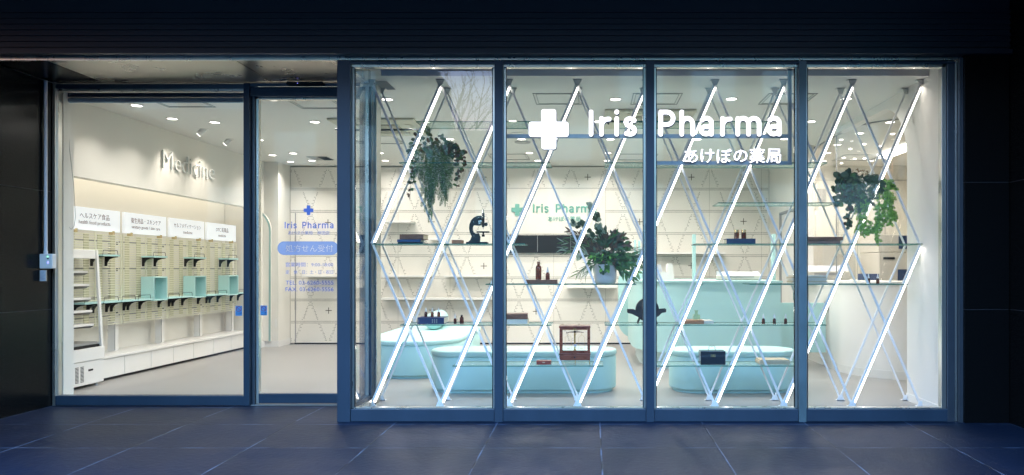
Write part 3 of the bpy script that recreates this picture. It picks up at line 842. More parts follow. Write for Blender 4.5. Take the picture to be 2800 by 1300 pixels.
# bottles ---------------------------------------------------------------
def bottle(label, px, y0, y1, w, z, kind, Y=6.47, group=None, pyb=None):
    k = Y / 2000; x = PX(px, Y); r = w * k / 2; H = (y1 - y0) * k
    t = thing('bottle', label, 'bottle', (x, Y, z), group)
    c = (x, Y, z + .0006)
    if kind == 'dropper':
        hb = H * .56
        MB().lathe([(r*.9, 0), (r, .003), (r, hb*.72), (r*.85, hb*.86), (r*.5, hb*.95), (r*.5, hb)], c, 14).build('bottle_body', AMBER, t, smooth=True)
        MB().lathe([(r*.62, hb), (r*.62, hb + H*.15), (r*.5, hb + H*.16)], c, 12).build('cap', CAPW, t)
        MB().lathe([(r*.36, hb + H*.16), (r*.34, H*.9), (r*.2, H*.985), (.0005, H)], c, 10).build('dropper_bulb', RUBBER, t, smooth=True)
    elif kind == 'gold':
        MB().lathe([(r*.95, 0), (r, .003), (r, H*.66), (r*.8, H*.69)], c, 16).build('bottle_body', AMBER, t, smooth=False)
        MB().lathe([(r*1.02, H*.69), (r*1.02, H*.99), (r*.9, H)], c, 16).build('cap', CAPG, t)
    elif kind == 'clear':
        MB().box(x - r, x + r, Y - r*.8, Y + r*.8, z + .0006, z + H*.56).build('bottle_body', GLASSB, t, bevel=.004)
        MB().lathe([(r*.5, H*.56), (r*.42, H*.62), (r*.42, H*.9)], c, 12).build('neck', GLASSB, t)
        MB().lathe([(r*.6, H*.9), (r*.6, H)], c, 12).build('stopper', GLASSB, t)
    else:
        MB().lathe([(r*.92, 0), (r, .004), (r, H*.64), (r*.85, H*.74), (r*.45, H*.80), (r*.45, H*.86)], c, 16).build('bottle_body', AMBER, t, smooth=True)
        MB().lathe([(r*.55, H*.86), (r*.55, H*.99), (r*.5, H)], c, 14).build('cap', BLACK if kind == 'black' else CBRN, t)
    return t
zb = ZE + .0575
for px, nm in ((1164.5, 'leftmost'), (1182, 'middle'), (1199.5, 'rightmost')):
    bottle(f'white topped amber dropper bottle standing {nm} on the thick blue book', px, 841, 867, 8.6, zb, 'dropper', 6.50, 'droppers on the blue book')
bottle('single amber dropper bottle between the blue book and a black capped bottle', 1244.5, 858, 885, 8.5, ZE, 'dropper', 6.46)
bottle('squat amber bottle with a black screw cap', 1262.5, 862, 886, 11, ZE, 'black', 6.46)
bottle('tall dark amber bottle on the long brown book', 1472.5, 713, 762, 16, Z778 + .0365, 'brown', 6.47)
bottle('smaller amber dropper bottle beside the tall amber bottle', 1497.5, 727, 762, 11.5, Z778 + .0365, 'dropper', 6.47)
bottle('left of two gold capped amber bottles on the navy book', 2014, 624.5, 650, 13.5, ZC + .0455, 'gold', 6.5, 'gold capped bottles on the navy book')
bottle('right of two gold capped amber bottles on the navy book', 2033.5, 624.5, 650, 13.5, ZC + .0455, 'gold', 6.5, 'gold capped bottles on the navy book')
bottle('left one of the dropper pair on the right shelf above the counter', 2375, 749, 776, 8.5, ZD, 'dropper', 6.43, 'pair of droppers on the right shelf')
bottle('right one of the dropper pair on the right shelf above the counter', 2400, 749, 776, 8.5, ZD, 'dropper', 6.43, 'pair of droppers on the right shelf')
bottle('clear square glass apothecary bottle standing on the old books', 1904, 848, 874, 19, ZF + .0335, 'clear', 6.50)
for px, nm in ((2087.5, 'left'), (2117.5, 'middle'), (2148, 'right')):
    bottle(f'{nm} dropper bottle of three in front of the mint counter', px, 857, 885, 8.6, ZF, 'dropper', 6.43, 'droppers in front of the mint counter')

# microscope -----------------------------------------------------------
def V2(pts, Y): return [(PX(a, Y), PZ(c, Y)) for a, c in pts]
Y = 6.47
mi = thing('microscope', 'antique black microscope with a chrome eyepiece on the left shelf', 'microscope', (PX(1305, Y), Y, ZB))
dzm = ZB + .0005 - PZ(666.5, Y)
def mp(u, v): # zoom-crop pixels -> world
    return (PX(1020 + u/4.6, Y), PZ(540 + v/4.6, Y) + dzm + .003)
b = MB(); x0, _ = mp(1180, 0); x1, _ = mp(1445, 0); zt = mp(0, 562)[1]
b.box(x0, x1, Y - .045, Y + .045, ZB + .0005, zt); b.build('base', BLACKM, mi, bevel=.004)
b = MB(); b.prism([mp(*q) for q in [(1205, 562), (1230, 540), (1245, 500), (1262, 468), (1330, 455), (1345, 500), (1338, 562)]], 'y', Y - .018, Y + .018); b.build('pillar', BLACKM, mi, bevel=.003)
b = MB(); arm = [(1262, 505), (1240, 482), (1222, 440), (1213, 395), (1218, 340), (1238, 290), (1270, 257), (1310, 237), (1362, 232), (1362, 352), (1300, 352), (1268, 348), (1253, 370), (1252, 410), (1262, 440), (1290, 460), (1300, 500)]
b.prism([mp(*q) for q in arm], 'y', Y - .012, Y + .012); b.build('arm', BLACKM, mi, bevel=.002)
cx, zc = mp(1386, 0)
def ml(r, v0, v1, u=1386, r2=None): 
    b = MB(); x, z0 = mp(u, v1); _, z1 = mp(u, v0); b.lathe([(r2 or r, z0), (r, z1)], (x, Y, 0), 16, 'z'); return b
ml(.0125, 200, 368).build('body_tube', BLACKM, mi, smooth=True)
ml(.0068, 152, 200).build('eyepiece', CHROME, mi, smooth=True)
b = MB(); x, z = mp(1420, 340); b.lathe([(.008, -.004), (.017, .0), (.012, .006)], (x, Y, z), 14, 'y'); x, z = mp(1385, 362); b.lathe([(.012, -.004), (.012, .004)], (x, Y, z), 14, 'y'); b.build('nosepiece', BLACKM, mi)
ml(.0045, 368, 402, r2=.003).build('objective', CHROME, mi)
b = MB(); b.bar((*mp(1372, 300)[:1], Y - .02, mp(0, 300)[1]), (mp(1330, 0)[0], Y - .02, mp(0, 302)[1]), .018, .01); 
x, z = mp(1342, 318); b.box(x - .010, x + .010, Y - .016, Y - .0125, z - .014, z + .014); b.build('focus_block', CHROME, mi)
b = MB(); xa, za = mp(1308, 447); xb, zb2 = mp(1466, 428); b.box(xa, xb, Y - .03, Y + .03, za, zb2); b.build('stage', BLACKM, mi, bevel=.002)
ml(.014, 470, 495).build('condenser', BLACKM, mi)
ml(.008, 447, 470).build('condenser', BLACKM, mi)
for u, v, r in ((1330, 258, .004), (1270, 315, .004), (1272, 485, .005)):
    b = MB(); x, z = mp(u, v); b.lathe([(r, -.018), (r*.8, -.0195)], (x, Y, z), 10, 'y'); b.build('screw', CHROME, mi)

# balance scale in mahogany case ---------------------------------------
Y = 6.40; k = Y/2000
bs = thing('balance_scale', 'antique brass balance scale inside a glazed mahogany case with drawer', 'balance scale', (PX(1571, Y), Y + .08, ZG))
def bp(u, v, YY=Y): return (PX(1500 + u/7.973, YY), PZ(870 + v/7.973, YY))
o_ = ZG + .0005 - PZ(1000.5, Y) ; 
def bb(u0, u1, v0, v1, y0, y1, m=0, B=None):
    B = B or MB(); xa, zb_ = bp(u0, v1); xb, za_ = bp(u1, v0); B.box(xa, xb, y0, y1, zb_ + o_ + .003, za_ + o_ + .003, m); return B
D = .17
bb(225, 915, 200, 242, Y - .01, Y + D + .01).build('case_top', MAHOG, bs, bevel=.003)
b = MB()
for u0, u1 in ((237, 292), (845, 905)):
    bb(u0, u1, 243, 800, Y, Y + .018, B=b); bb(u0, u1, 243, 800, Y + D - .018, Y + D, B=b)
b.build('post', MAHOG, bs, bevel=.001, seg=1)
bb(293, 844, 243, 285, Y + .002, Y + .014).build('top_rail', MAHOG, bs)
bb(293, 844, 735, 800, Y + .004, Y + .016).build('bottom_rail', MAHOG, bs)
bb(225, 915, 801, 828, Y - .008, Y + D + .008).build('moulding', MAHOG, bs, bevel=.002)
bb(240, 905, 829, 950, Y, Y + D).build('drawer_box', MAHOG, bs, bevel=.002)
dw = bb(262, 880, 838, 944, Y - .004, Y - .0002).build('drawer', MAHOG, bs, bevel=.001)
b = MB(); x, z = bp(568, 880); b.lathe([(.004, -.016), (.007, -.012), (.005, -.004)], (x, Y, z + o_ + .003), 12, 'y'); b.build('drawer_knob', BLACK, dw)
yc = Y + D * .5
b = MB(); x, _ = bp(568, 0); q = lambda v: bp(0, v)[1] + o_ + .003
b.lathe([(.011, q(800)), (.006, q(785)), (.006, q(760)), (.013, q(745)), (.007, q(720)), (.0062, q(660)), (.0062, q(420)), (.010, q(405)), (.007, q(395)), (.006, q(345)), (.003, q(288))], (x, yc, 0), 14)
b.build('pillar', BRASS, bs, smooth=True)
b = MB(); b.tube([(bp(380, 0)[0], yc, q(368)), (bp(450, 0)[0], yc, q(350)), (x, yc, q(345)), (bp(690, 0)[0], yc, q(348)), (bp(765, 0)[0], yc, q(360))], [.002, .0035, .006, .0035, .002], 8); b.lathe([(.010, -.006), (.010, .006)], (x, yc, q(345)), 12, 'y'); b.build('beam', BLACK, bs)
for u in (422, 718):
    b = MB(); w_ = 70
    pts = [bp(u - w_, 720)] + [bp(u - w_, 500)] + [bp(u - w_*math.cos(a), 500 - 80*math.sin(a)) for a in [R(20), R(50), R(90), R(130), R(160)]] + [bp(u + w_, 500), bp(u + w_, 720)]
    b.tube([(p[0], yc, p[1] + o_ + .003) for p in pts], .0009, 5); b.tube([(bp(u, 0)[0], yc, q(360)), (bp(u, 0)[0], yc, q(420))], .001, 5)
    b.lathe([(.012, 0), (.016, .003)], (bp(u, 0)[0], yc, q(722)), 14)
    b.build('stirrup_and_pan', BRASS, bs)
bb(575-30, 575+30, 618, 668, yc - .009, yc - .007).build('maker_plate', STICK, bs)
bb(530, 605, 255, 278, Y, Y + .0015).build('name_plate', BRASS, bs)
b = MB()
for u in (262, 580, 893):
    x, _ = bp(u, 0); b.lathe([(.007, ZG + .0007), (.003, ZG + .004), (.003, q(951))], (x, Y + .02, 0), 10)
b.build('levelling_foot', BRASS, bs)
bb(293, 844, 286, 734, Y + D - .012, Y + D - .009).build('glass_pane', GLASS, bs)

# small red box + black case --------------------------------------------
t = thing('wooden_box', 'flat red lacquered box on the lowest shelf left of the scale', 'box', (PX(1486, 6.42), 6.42, ZG))
MB().box(PX(1467, 6.42), PX(1506, 6.42), 6.42, 6.50, ZG + .0005, ZG + .020).build('box_body', mat('red_lacquer', (.26, .05, .03), .35, noise=.2, nscale=30), t, bevel=.001)
MB().box(PX(1466.5, 6.42), PX(1506.5, 6.42), 6.419, 6.501, ZG + .021, ZG + .033).build('lid', MATS['red_lacquer'], t, bevel=.001)
MB().box(PX(1483, 6.42), PX(1490, 6.42), 6.4165, 6.4188, ZG + .016, ZG + .024).build('clasp', GILT, t)
Y = 6.41
t = thing('metal_case', 'small black metal case with a wire carrying handle', 'case', (PX(1950, Y), Y, ZH))
x0, x1 = PX(1916, Y), PX(1984, Y); zt = ZH + .0005 + 37 * Y/2000
MB().box(x0, x1, Y, Y + .13, ZH + .0005, ZH + .080).build('case_body', BLACKM, t, bevel=.004)
MB().box(x0 - .001, x1 + .001, Y - .001, Y + .131, ZH + .0815, zt).build('lid', BLACKM, t, bevel=.004)
b = MB(); cx = (x0 + x1)/2; pts = [(cx - .03, zt), (cx - .034, zt + .010), (cx - .024, zt + .018), (cx - .029, zt + .030), (cx - .018, zt + .040), (cx, zt + .036), (cx + .018, zt + .040), (cx + .029, zt + .030), (cx + .024, zt + .018), (cx + .034, zt + .010), (cx + .03, zt)]
b.tube([(a, Y + .065, c_) for a, c_ in pts], .0022, 6); b.build('handle', STEELD, t, smooth=True)
b = MB(); b.box(cx - .022, cx + .022, Y - .003, Y - .001, ZH + .083, ZH + .089); b.box(cx - .022, cx + .022, Y - .003, Y - .0002, ZH + .070, ZH + .076); b.box(cx - .004, cx + .004, Y - .004, Y - .003, ZH + .071, ZH + .088); b.build('clasp', BRASS, t)

# grinding wheel --------------------------------------------------------
Y = 6.46; k = Y / 2000
gw = thing('grinding_wheel', 'black round herb grinding wheel set in a boat shaped stand on two legs', 'herb grinder', (PX(1769, Y), Y, ZF))
x, zc = PX(1769.5, Y), ZF + .0005 + 38.5 * k
b = MB(); prof = [(.002, -.034), (.018, -.034), (.02, -.024), (.045, -.022), (.047, -.026), (.055, -.026), (.057, -.020), (.085, -.018), (.088, -.022), (.102, -.022), (.104, -.014), (.104, .014), (.09, .02), (.002, .024)]
b.lathe(prof, (x, Y, zc), 40, 'y'); b.build('wheel', WOODB, gw, smooth=False)
pts = [(1716, 850), (1732, 850), (1745, 855), (1770, 857), (1794, 855), (1806, 849), (1819.5, 848), (1819.5, 856), (1808, 858), (1800, 866), (1788, 873), (1770, 876), (1752, 873), (1738, 866), (1728, 861), (1716, 858)]
dzg = ZF - PZ(888.5, Y) + .002
b = MB(); b.prism([(PX(a, Y), PZ(c_, Y) + dzg) for a, c_ in pts], 'y', Y - .052, Y - .036); b.prism([(PX(a, Y), PZ(c_, Y) + dzg) for a, c_ in pts], 'y', Y + .036, Y + .052); b.build('cradle', WOODB, gw, bevel=.002)
for s in (-1, 1):
    b = MB()
    for yy in (Y - .044, Y + .044):
        b.tube([(x + s*.055, yy, ZF + .085), (x + s*.086, yy + (.015 if yy > Y else -.015), ZF + .003)], [.007, .004], 8)
    b.build('leg', WOODB, gw)

# ================================================================== plants
def rnd(a, c_): return random.uniform(a, c_)
def eucal(b, pts, n, L, mats):
    """round leaves in pairs along a drooping stem"""
    P = [Vector(p) for p in pts]
    b.tube(P, .0018, 5, 5)
    tot = sum((P[i+1]-P[i]).length for i in range(len(P)-1))
    for i in range(n):
        s = (i + .5) / n * tot
        for j in range(len(P)-1):
            l = (P[j+1]-P[j]).length
            if s <= l: break
            s -= l
        p = P[j] + (P[j+1]-P[j]) * min(1, s / l)
        for _ in range(2):
            d = Vector((rnd(-1, 1), rnd(-1, .5), rnd(-.6, .7))).normalized()
            b.leaf(p, d, Vector((rnd(-.5, .5), -1, rnd(-.2, .8))), L * rnd(.7, 1.15), L * rnd(.6, .95), random.choice(mats), True)
def fern(b, pts, wmax, mats, step=.008, stemm=1):
    """feathery frond: stem with many narrow leaflets"""
    P = [Vector(p) for p in pts]; b.tube(P, .0014, 4, stemm)
    segs = [(P[i], P[i+1]) for i in range(len(P)-1)]; tot = sum((c_-a).length for a, c_ in segs); s = 0
    while s < tot:
        q = s; 
        for a, c_ in segs:
            l = (c_-a).length
            if q <= l: break
            q -= l
        p = a + (c_-a) * min(1, q/l); t = (c_-a).normalized(); u = s / tot
        wd = wmax * math.sin(math.pi * min(1, .12 + u * .88)) + .006
        sd = t.cross(Vector((rnd(-.2, .2), -1, rnd(-.2, .2)))).normalized()
        for sg_ in (-1, 1):
            b.leaf(p, sd * sg_ + t * .45 + Vector((0, rnd(-.3, .2), 0)), (0, -1, .2), wd * rnd(.8, 1.1), .006, random.choice(mats), False, .2)
        s += step
def curve(p0, d0, L, n=6, grav=.9):
    pts = [Vector(p0)]; d = Vector(d0).normalized()
    for i in range(n):
        d = (d + Vector((rnd(-.08, .08), rnd(-.08, .08), -grav / n * 1.6))).normalized(); pts.append(pts[-1] + d * L / n)
    return pts
LM = [G1, G2, G3, G4, G5, STEM]
# left hanging plant on shelf ZI
random.seed(3)
Y = 6.50; k = Y / 2000
cxp = PX(1205, Y); zp = ZI
hp = thing('hanging_plant', 'bushy plant with round leaves and trailing green fern tails hanging at left', 'plant', (cxp, Y, zp))
MB().lathe([(.045, .0006), (.058, .01), (.066, .13), (.06, .13), (.05, .10)], (PX(1214, Y), Y, zp), 20).build('plant_pot', POT, hp, smooth=True)
b = MB()
for i in range(150):   # crown of round leaves
    a = rnd(0, 2*math.pi); u = rnd(-1, 1)
    px = 1200 + u * 68; top = 352 + 40 * max(0, (u + .5)) ** 1.2 + (18 if u < -.6 else 0)
    pyy = rnd(top, 442 - 20 * abs(u))
    yy = Y + rnd(-.14, .10)
    p = Vector((PX(px, Y), yy, PZ(pyy, Y)))
    d = Vector((u * .8 + rnd(-.5, .5), rnd(-1, .3), rnd(-.5, .9))).normalized()
    L = rnd(.038, .058)
    b.leaf(p, d, Vector((rnd(-.6, .6), -1, rnd(0, .8))), L, L * rnd(.6, .85), random.choice([0, 0, 0, 1, 1, 3, 4, 4]), True)
for i in range(16):
    u = rnd(-1, 1); b.tube([(cxp, Y - .02, zp + .1), (PX(1200 + u*40, Y), Y - .08, zp + rnd(.12, .22)), (PX(1200 + u*66, Y), Y - .10, zp + rnd(0, .2))], .0018, 4, 5)
for x0, pe, L in ((1262, 1255, 90), (1250, 1262, 70), (1134, 1130, 120), (1142, 1138, 80), (1270, 1272, 40)):
    eucal(b, [(PX(x0, Y), Y - .1, PZ(420, Y)), (PX((x0 + pe)/2 + 3, Y), Y - .13, PZ(430 + L*.5, Y)), (PX(pe, Y), Y - .13, PZ(430 + L, Y))], 7, .036, [4, 4, 1, 0, 4])
b.build('leaf_crown', LM, hp)
b = MB()
for x0, pe, ye in ((1168, 1160, 500), (1180, 1172, 548), (1176, 1186, 570), (1190, 1180, 612), (1192, 1190, 604), (1182, 1168, 565), (1196, 1196, 560), (1210, 1204, 480), (1150, 1152, 482), (1215, 1222, 540), (1226, 1232, 556), (1220, 1214, 555), (1228, 1236, 520), (1224, 1226, 570), (1240, 1238, 480), (1200, 1206, 505), (1186, 1192, 530)):
    yy = Y - .12 + rnd(-.03, .03)
    pts = [(PX(x0, Y), Y - .05, PZ(400, Y)), (PX(x0 + (pe-x0)*.2, Y), yy, PZ(440, Y)), (PX((x0 + pe)/2 + rnd(-4, 4), Y), yy, PZ((440 + ye)/2, Y)), (PX(pe, Y), yy, PZ(ye, Y))]
    fern(b, pts, rnd(.022, .036), [1, 1, 1, 0, 3], .0075)
    for j in range(5):
        u = rnd(.15, .9); p = Vector(pts[1]).lerp(Vector(pts[3]), u)
        fern(b, curve(p, (rnd(-1, 1), rnd(-.4, .1), -.6), rnd(.05, .10), 4), .016, [1, 1, 0, 3], .0075)
b.build('fern_tails', LM, hp)

# right hanging plant
random.seed(11)
Y = 6.50; zp = PZ(554, YS0)
hp = thing('hanging_plant', 'trailing plant of dark eucalyptus and bright feathery asparagus fern at right', 'plant', (PX(2345, Y), Y, zp))
MB().lathe([(.05, .0), (.075, .01), (.085, .12), (.08, .12), (.06, .1)], (PX(2330, Y), Y + .02, zp + .001), 20).build('plant_pot', POT, hp, smooth=True)
b = MB()
for i in range(85):
    px = rnd(2276, 2342); pyy = 478 + rnd(0, 75) + max(0, (2300 - px)) * .4
    p = Vector((PX(px, Y), Y + rnd(-.14, .0), PZ(pyy, Y)))
    L = rnd(.05, .075)
    b.leaf(p, (rnd(-1, .6), rnd(-1, .2), rnd(-.8, .6)), (rnd(-.5, .5), -1, rnd(0, .5)), L, L * .85, random.choice([0, 0, 0, 0, 1]), True)
for x0, x1, ye, n in ((2296, 2306, 560, 8), (2308, 2304, 625, 12), (2300, 2308, 628, 12), (2318, 2322, 560, 7)):
    eucal(b, [(PX(x0, Y), Y - .1, PZ(500, Y)), (PX((x0+x1)/2 + 4, Y), Y - .13, PZ((500+ye)/2, Y)), (PX(x1, Y), Y - .13, PZ(ye, Y))], n, .046, [0, 0, 0, 5])
b.build('eucalyptus_leaves', LM, hp)
b = MB()
def aspar(x0, xe, y0, ye, mats, w_=.03, n=26):
    yy = Y - .13 + rnd(-.04, .04)
    P = [Vector((PX(x0, Y), yy + .05, PZ(y0, Y))), Vector((PX(x0 + (xe-x0)*.4, Y), yy, PZ(y0 + (ye-y0)*.35, Y))), Vector((PX((x0+xe)/2 + rnd(-5, 5), Y), yy, PZ(y0 + (ye-y0)*.7, Y))), Vector((PX(xe, Y), yy, PZ(ye, Y)))]
    b.tube(P, .0014, 4, mats[0])
    for i in range(n):
        u = rnd(.02, 1); j = min(2, int(u*3)); p = P[j].lerp(P[j+1], u*3 - j)
        fern(b, curve(p, (rnd(-1, 1), rnd(-.6, .2), rnd(-.7, .3)), rnd(.03, .065), 3, .6), .013, mats, .0055, mats[0])
for a in ((2335, 2340, 482, 575), (2350, 2352, 478, 570), (2365, 2362, 480, 560), (2380, 2378, 480, 545), (2345, 2330, 485, 560), (2390, 2386, 485, 530)):
    aspar(*a, [0, 0, 1, 0], n=30)
for a in ((2345, 2340, 540, 640), (2350, 2352, 540, 645), (2338, 2336, 560, 630), (2400, 2418, 492, 600), (2410, 2425, 490, 620), (2405, 2412, 510, 610), (2395, 2382, 520, 662), (2400, 2388, 560, 664), (2392, 2378, 560, 640), (2425, 2424, 530, 605), (2405, 2438, 488, 520)):
    aspar(*a, [2, 2, 2, 1], n=24)
b.build('fern_tails', LM, hp)
b = MB()
for i in range(60):
    p = Vector((PX(rnd(2312, 2375), Y), Y + rnd(-.05, .05), PZ(rnd(466, 484), Y)))
    b.leaf(p, (rnd(-1, 1), rnd(-1, 0), rnd(.1, 1)), (0, -1, .3), .016, .009, 0, True)
b.build('dried_flowers', mat('dried_tan', (.36, .25, .15), .7, noise=.3, nscale=40), hp)

# big potted plant
random.seed(21)
Y = 6.50; zp = Z778
pp = thing('potted_plant', 'large mixed foliage arrangement in a round grey pot', 'plant', (PX(1655, Y), Y, zp))
k = Y/2000
MB().lathe([(22*k, .0006), (28*k, .008), (30.5*k, .05), (31.5*k, .155), (31.5*k, .172), (28.5*k, .172), (27*k, .12)], (PX(1655.5, Y), Y, zp), 32).build('plant_pot', POT, pp, smooth=True)
MB().lathe([(28*k, .0), (.001, .004)], (PX(1655.5, Y), Y, zp + .14), 20).build('soil', STEM, pp)
c0 = Vector((PX(1655, Y), Y, zp + .17))
def spray(tx, ty, n, L, W, mats, rd, B, yoff=0, spread=.6):
    e = Vector((PX(tx, Y), Y + yoff, PZ(ty, Y))); mid = c0.lerp(e, .5) + Vector((0, 0, .05))
    P = [c0 + Vector((rnd(-.04, .04), rnd(-.04, .02), -.02)), c0.lerp(mid, .55) + Vector((0, 0, .01)), mid, e.lerp(mid, .35) + Vector((0, 0, .012)), e]
    B.tube(P, [.003, .0025, .002, .0015, .001], 5, 5)
    for i in range(n):
        u = .35 + .65 * (i + .5) / n; j = min(3, int(u*4)); p = P[j].lerp(P[j+1], u*4 - j); t = (P[j+1]-P[j]).normalized()
        for sg_ in ((-1, 1) if n > 2 else (1,)):
            d = t * rnd(.5, 1) + Vector((sg_ * rnd(.2, 1) * t.z + rnd(-.2, .2), rnd(-.7, .3), -sg_ * t.x * rnd(.3, 1))) * spread
            B.leaf(p, d, (rnd(-.4, .4), -1, rnd(.0, .8)), L * rnd(.75, 1.15), W * rnd(.8, 1.1), random.choice(mats), rd)
b = MB()
# eucalyptus sprays up
spray(1612, 560, 6, .05, .042, [3, 0, 3], True, b); spray(1632, 590, 6, .05, .04, [3, 0], True, b, -.03)
spray(1566, 610, 6, .048, .034, [0, 3, 0], True, b, .02); spray(1592, 612, 6, .055, .045, [0, 3], True, b, -.05)
spray(1640, 628, 7, .06, .04, [0, 3, 0], True, b, -.08); spray(1655, 630, 6, .05, .03, [3, 0], False, b, .05)
spray(1582, 705, 6, .045, .03, [3, 0, 3], True, b, -.10)
b.build('eucalyptus_leaves', LM, pp)
b = MB()
for tx, ty in ((1684, 640), (1704, 648), (1690, 655), (1715, 668), (1672, 650), (1660, 655), (1700, 672), (1644, 660)):
    spray(tx, ty, 5, .075, .036, [4, 1, 0, 4], False, b, rnd(-.08, .05))
for tx, ty in ((1555, 632), (1575, 640)): spray(tx, ty, 4, .07, .02, [5, 4], False, b, -.05)
b.build('burgundy_leaves', LM, pp)
b = MB()
for tx, ty in ((1538, 664), (1536, 680), (1548, 690), (1575, 752), (1588, 745), (1600, 752), (1618, 735), (1745, 685), (1765, 715), (1758, 700), (1752, 735), (1560, 650)):
    spray(tx, ty, 4, .085, .012, [3, 1, 3], False, b, -.08, .35)
for tx, ty in ((1705, 720), (1725, 725), (1740, 745), (1712, 752), (1728, 760), (1695, 735), (1718, 700), (1735, 705), (1745, 720)):
    spray(tx, ty, 4, .085, .034, [1, 0, 1, 1], False, b, rnd(-.13, -.05))
for tx, ty in ((1652, 700), (1640, 715), (1628, 712), (1665, 720), (1678, 715), (1660, 738), (1645, 745), (1615, 705), (1670, 700), (1690, 705)):
    spray(tx, ty, 5, .05, .034, [1, 1, 0, 2], False, b, rnd(-.13, -.07))
for i in range(150):
    p = c0 + Vector((rnd(-.13, .2), rnd(-.11, .05), rnd(-.01, .12)))
    b.leaf(p, (rnd(-1, 1), rnd(-1, .1), rnd(-.7, .8)), (rnd(-.4, .4), -1, .4), rnd(.04, .06), rnd(.02, .036), random.choice([0, 1, 1, 0, 4]), False)
b.build('green_leaves', LM, pp)
b = MB()
for i in range(34):
    p = Vector((PX(rnd(1656, 1672), Y), Y - rnd(0, .05), PZ(rnd(630, 660), Y))); b.lathe([(.001, -.004), (.0042, 0), (.001, .004)], p, 6)
b.build('berries', [G1], pp)
# ================================================================== interior walls
ph = 170.94
def bz(py): return EYE - (py - 737) / ph          # on the back wall
def bxx(px): return (px - 1617) / ph
pw = thing('perforated_wall', 'cream back wall of perforated panels with dotted diamond pattern and plus marks', 'wall', (-1, YB, 0))
b = MB(); b.box(-4.82, 2.84, YB, YB + .1, .02, 2.842); b.build('panel_sheet', PANEL, pw)
b = MB()
yq = YB - .0015
def dq(x, z, w_, h_): b.quad((x - w_/2, yq, z - h_/2), (x + w_/2, yq, z - h_/2), (x + w_/2, yq, z + h_/2), (x - w_/2, yq, z + h_/2))
def blocked(x, z): return (bxx(1374) < x < bxx(1655) and bz(639) < z < bz(516)) 
rows = [2.838 - .3547 * i for i in range(0, 8)]
for i, z in enumerate(rows):
    if i == 0: continue
    x = -4.80
    while x < 2.83:
        for dz_ in (-.013, .013):
            if not blocked(x, z + dz_): dq(x, z + dz_, .008, .013)
        x += .0176
kx0 = -4.7707
for kk in range(-1, 15):
    for sgn in (-1, 1):
        st = 0
        z = 2.81
        while z > .06:
            ph_ = (2.838 - z) / .7094; f = abs((ph_ % 2) - 0) ; f = ph_ % 2; f = f if f <= 1 else 2 - f
            x = kx0 + .5557 * kk + sgn * .2778 * f
            x = -4.80 + round((x + 4.80) / .0176) * .0176
            near = min(abs(z - r) for r in rows)
            if near > .03 and -4.81 < x < 2.82:
                if not blocked(x, z): dq(x, z, .008, .013)
                if st % 2 == 0 and not blocked(x + .0176 * sgn, z): dq(x + .0176 * sgn, z, .008, .013)
            st += 1; z -= .0254
b.build('perforations', DOT, pw)
b = MB()
yq2 = YB - .001
def ln(x0, x1, z0, z1): b.quad((x0, yq2, z0), (x1, yq2, z0), (x1, yq2, z1), (x0, yq2, z1))
for px in (1088.5, 1230.5, 1372, 1514, 1656, 1798, 1940, 2082): 
    x = bxx(px); ln(x - .002, x + .002, .03, 2.83) if px not in (1514,) else ln(x - .002, x + .002, .03, bz(640))
for i in (1, 2, 4, 6): pass
ln(-4.82, bxx(1088), bz(582) - .002, bz(582) + .002)
ln(bxx(946.5) - .002, bxx(946.5) + .002, .03, 2.83)
ln(-4.82, 2.84, 2.834, 2.842); ln(-4.82, -4.812, .02, 2.84)
b.build('panel_seams', SOFTSEAM, pw)
b = MB()
for px, py in ((1322, 485), (1607, 485), (1890.6, 485), (897, 609), (1749, 607), (2033, 606), (1180, 607), (1323, 728), (1890, 727), (1039, 728), (898.7, 849.7), (1182, 848.5), (1465.6, 852), (1749, 849), (2033, 849)):
    x, z = bxx(px), bz(py); s = .05
    b.quad((x - s, YB - .003, z - .006), (x + s, YB - .003, z - .006), (x + s, YB - .003, z + .006), (x - s, YB - .003, z + .006))
    b.quad((x - .006, YB - .0035, z - s), (x + .006, YB - .0035, z - s), (x + .006, YB - .0035, z + s), (x - .006, YB - .0035, z + s))
b.build('plus_marks', DOT, pw)
MB().box(-4.75, 2.84, YB - .0005, YB + .02, .004, .026).build('shadow_gap', BLACK, pw)
dw = MB(); dw.box(bxx(806.5), bxx(809.5), YB - .002, YB - .0005, .03, bz(583)); dw.build('door_joint', GREYM, pw)
b = MB()
for z in (.62, 1.06, 1.66): b.box(bxx(806.5), bxx(810), YB - .012, YB - .0022, z - .07, z + .07)
b.build('hinge', GREYM, pw)
# sign on the wall
wsn = thing('wall_sign', 'green cross and shop name lettering on the plain part of the back wall', 'sign', (bxx(1510), YB - .02, bz(606)))
kb_ = YB / 2000
b = MB(); b.prism(cross_poly(bxx(1414.5), bz(574.5), 16*kb_, 6*kb_, 2*kb_), 'y', YB - .015, YB - .002); b.build('cross', GREENT, wsn)
b = MB(); kk = 173 / 524; stroke_word(b, bxx(1457), bz(582.5), YB - .008, kb_*kk, 6.3*kb_*kk*1.05); b.build('lettering', GREENT, wsn)
b = MB(); b.text('あけぼの薬局', .1, bxx(1498), bz(606), YB - .004, ext=.002, wid=90*kb_, hgt=14*kb_, off=.001); b.build('lettering', GREENT, wsn)
# black wall display
tv = thing('wall_monitor', 'long black monitor panel on the back wall under the green sign', 'monitor', (bxx(1515), YB - .06, bz(692)))
MB().box(bxx(1376), bxx(1652), YB - .06, YB - .004, bz(692), bz(644)).build('screen_housing', BLACK, tv, bevel=.003)
b = MB()
for px in (1470, 1560): b.box(bxx(px), bxx(px) + .006, YB - .0612, YB - .0602, bz(691), bz(645))
b.build('screen_seam', GREYM, tv)
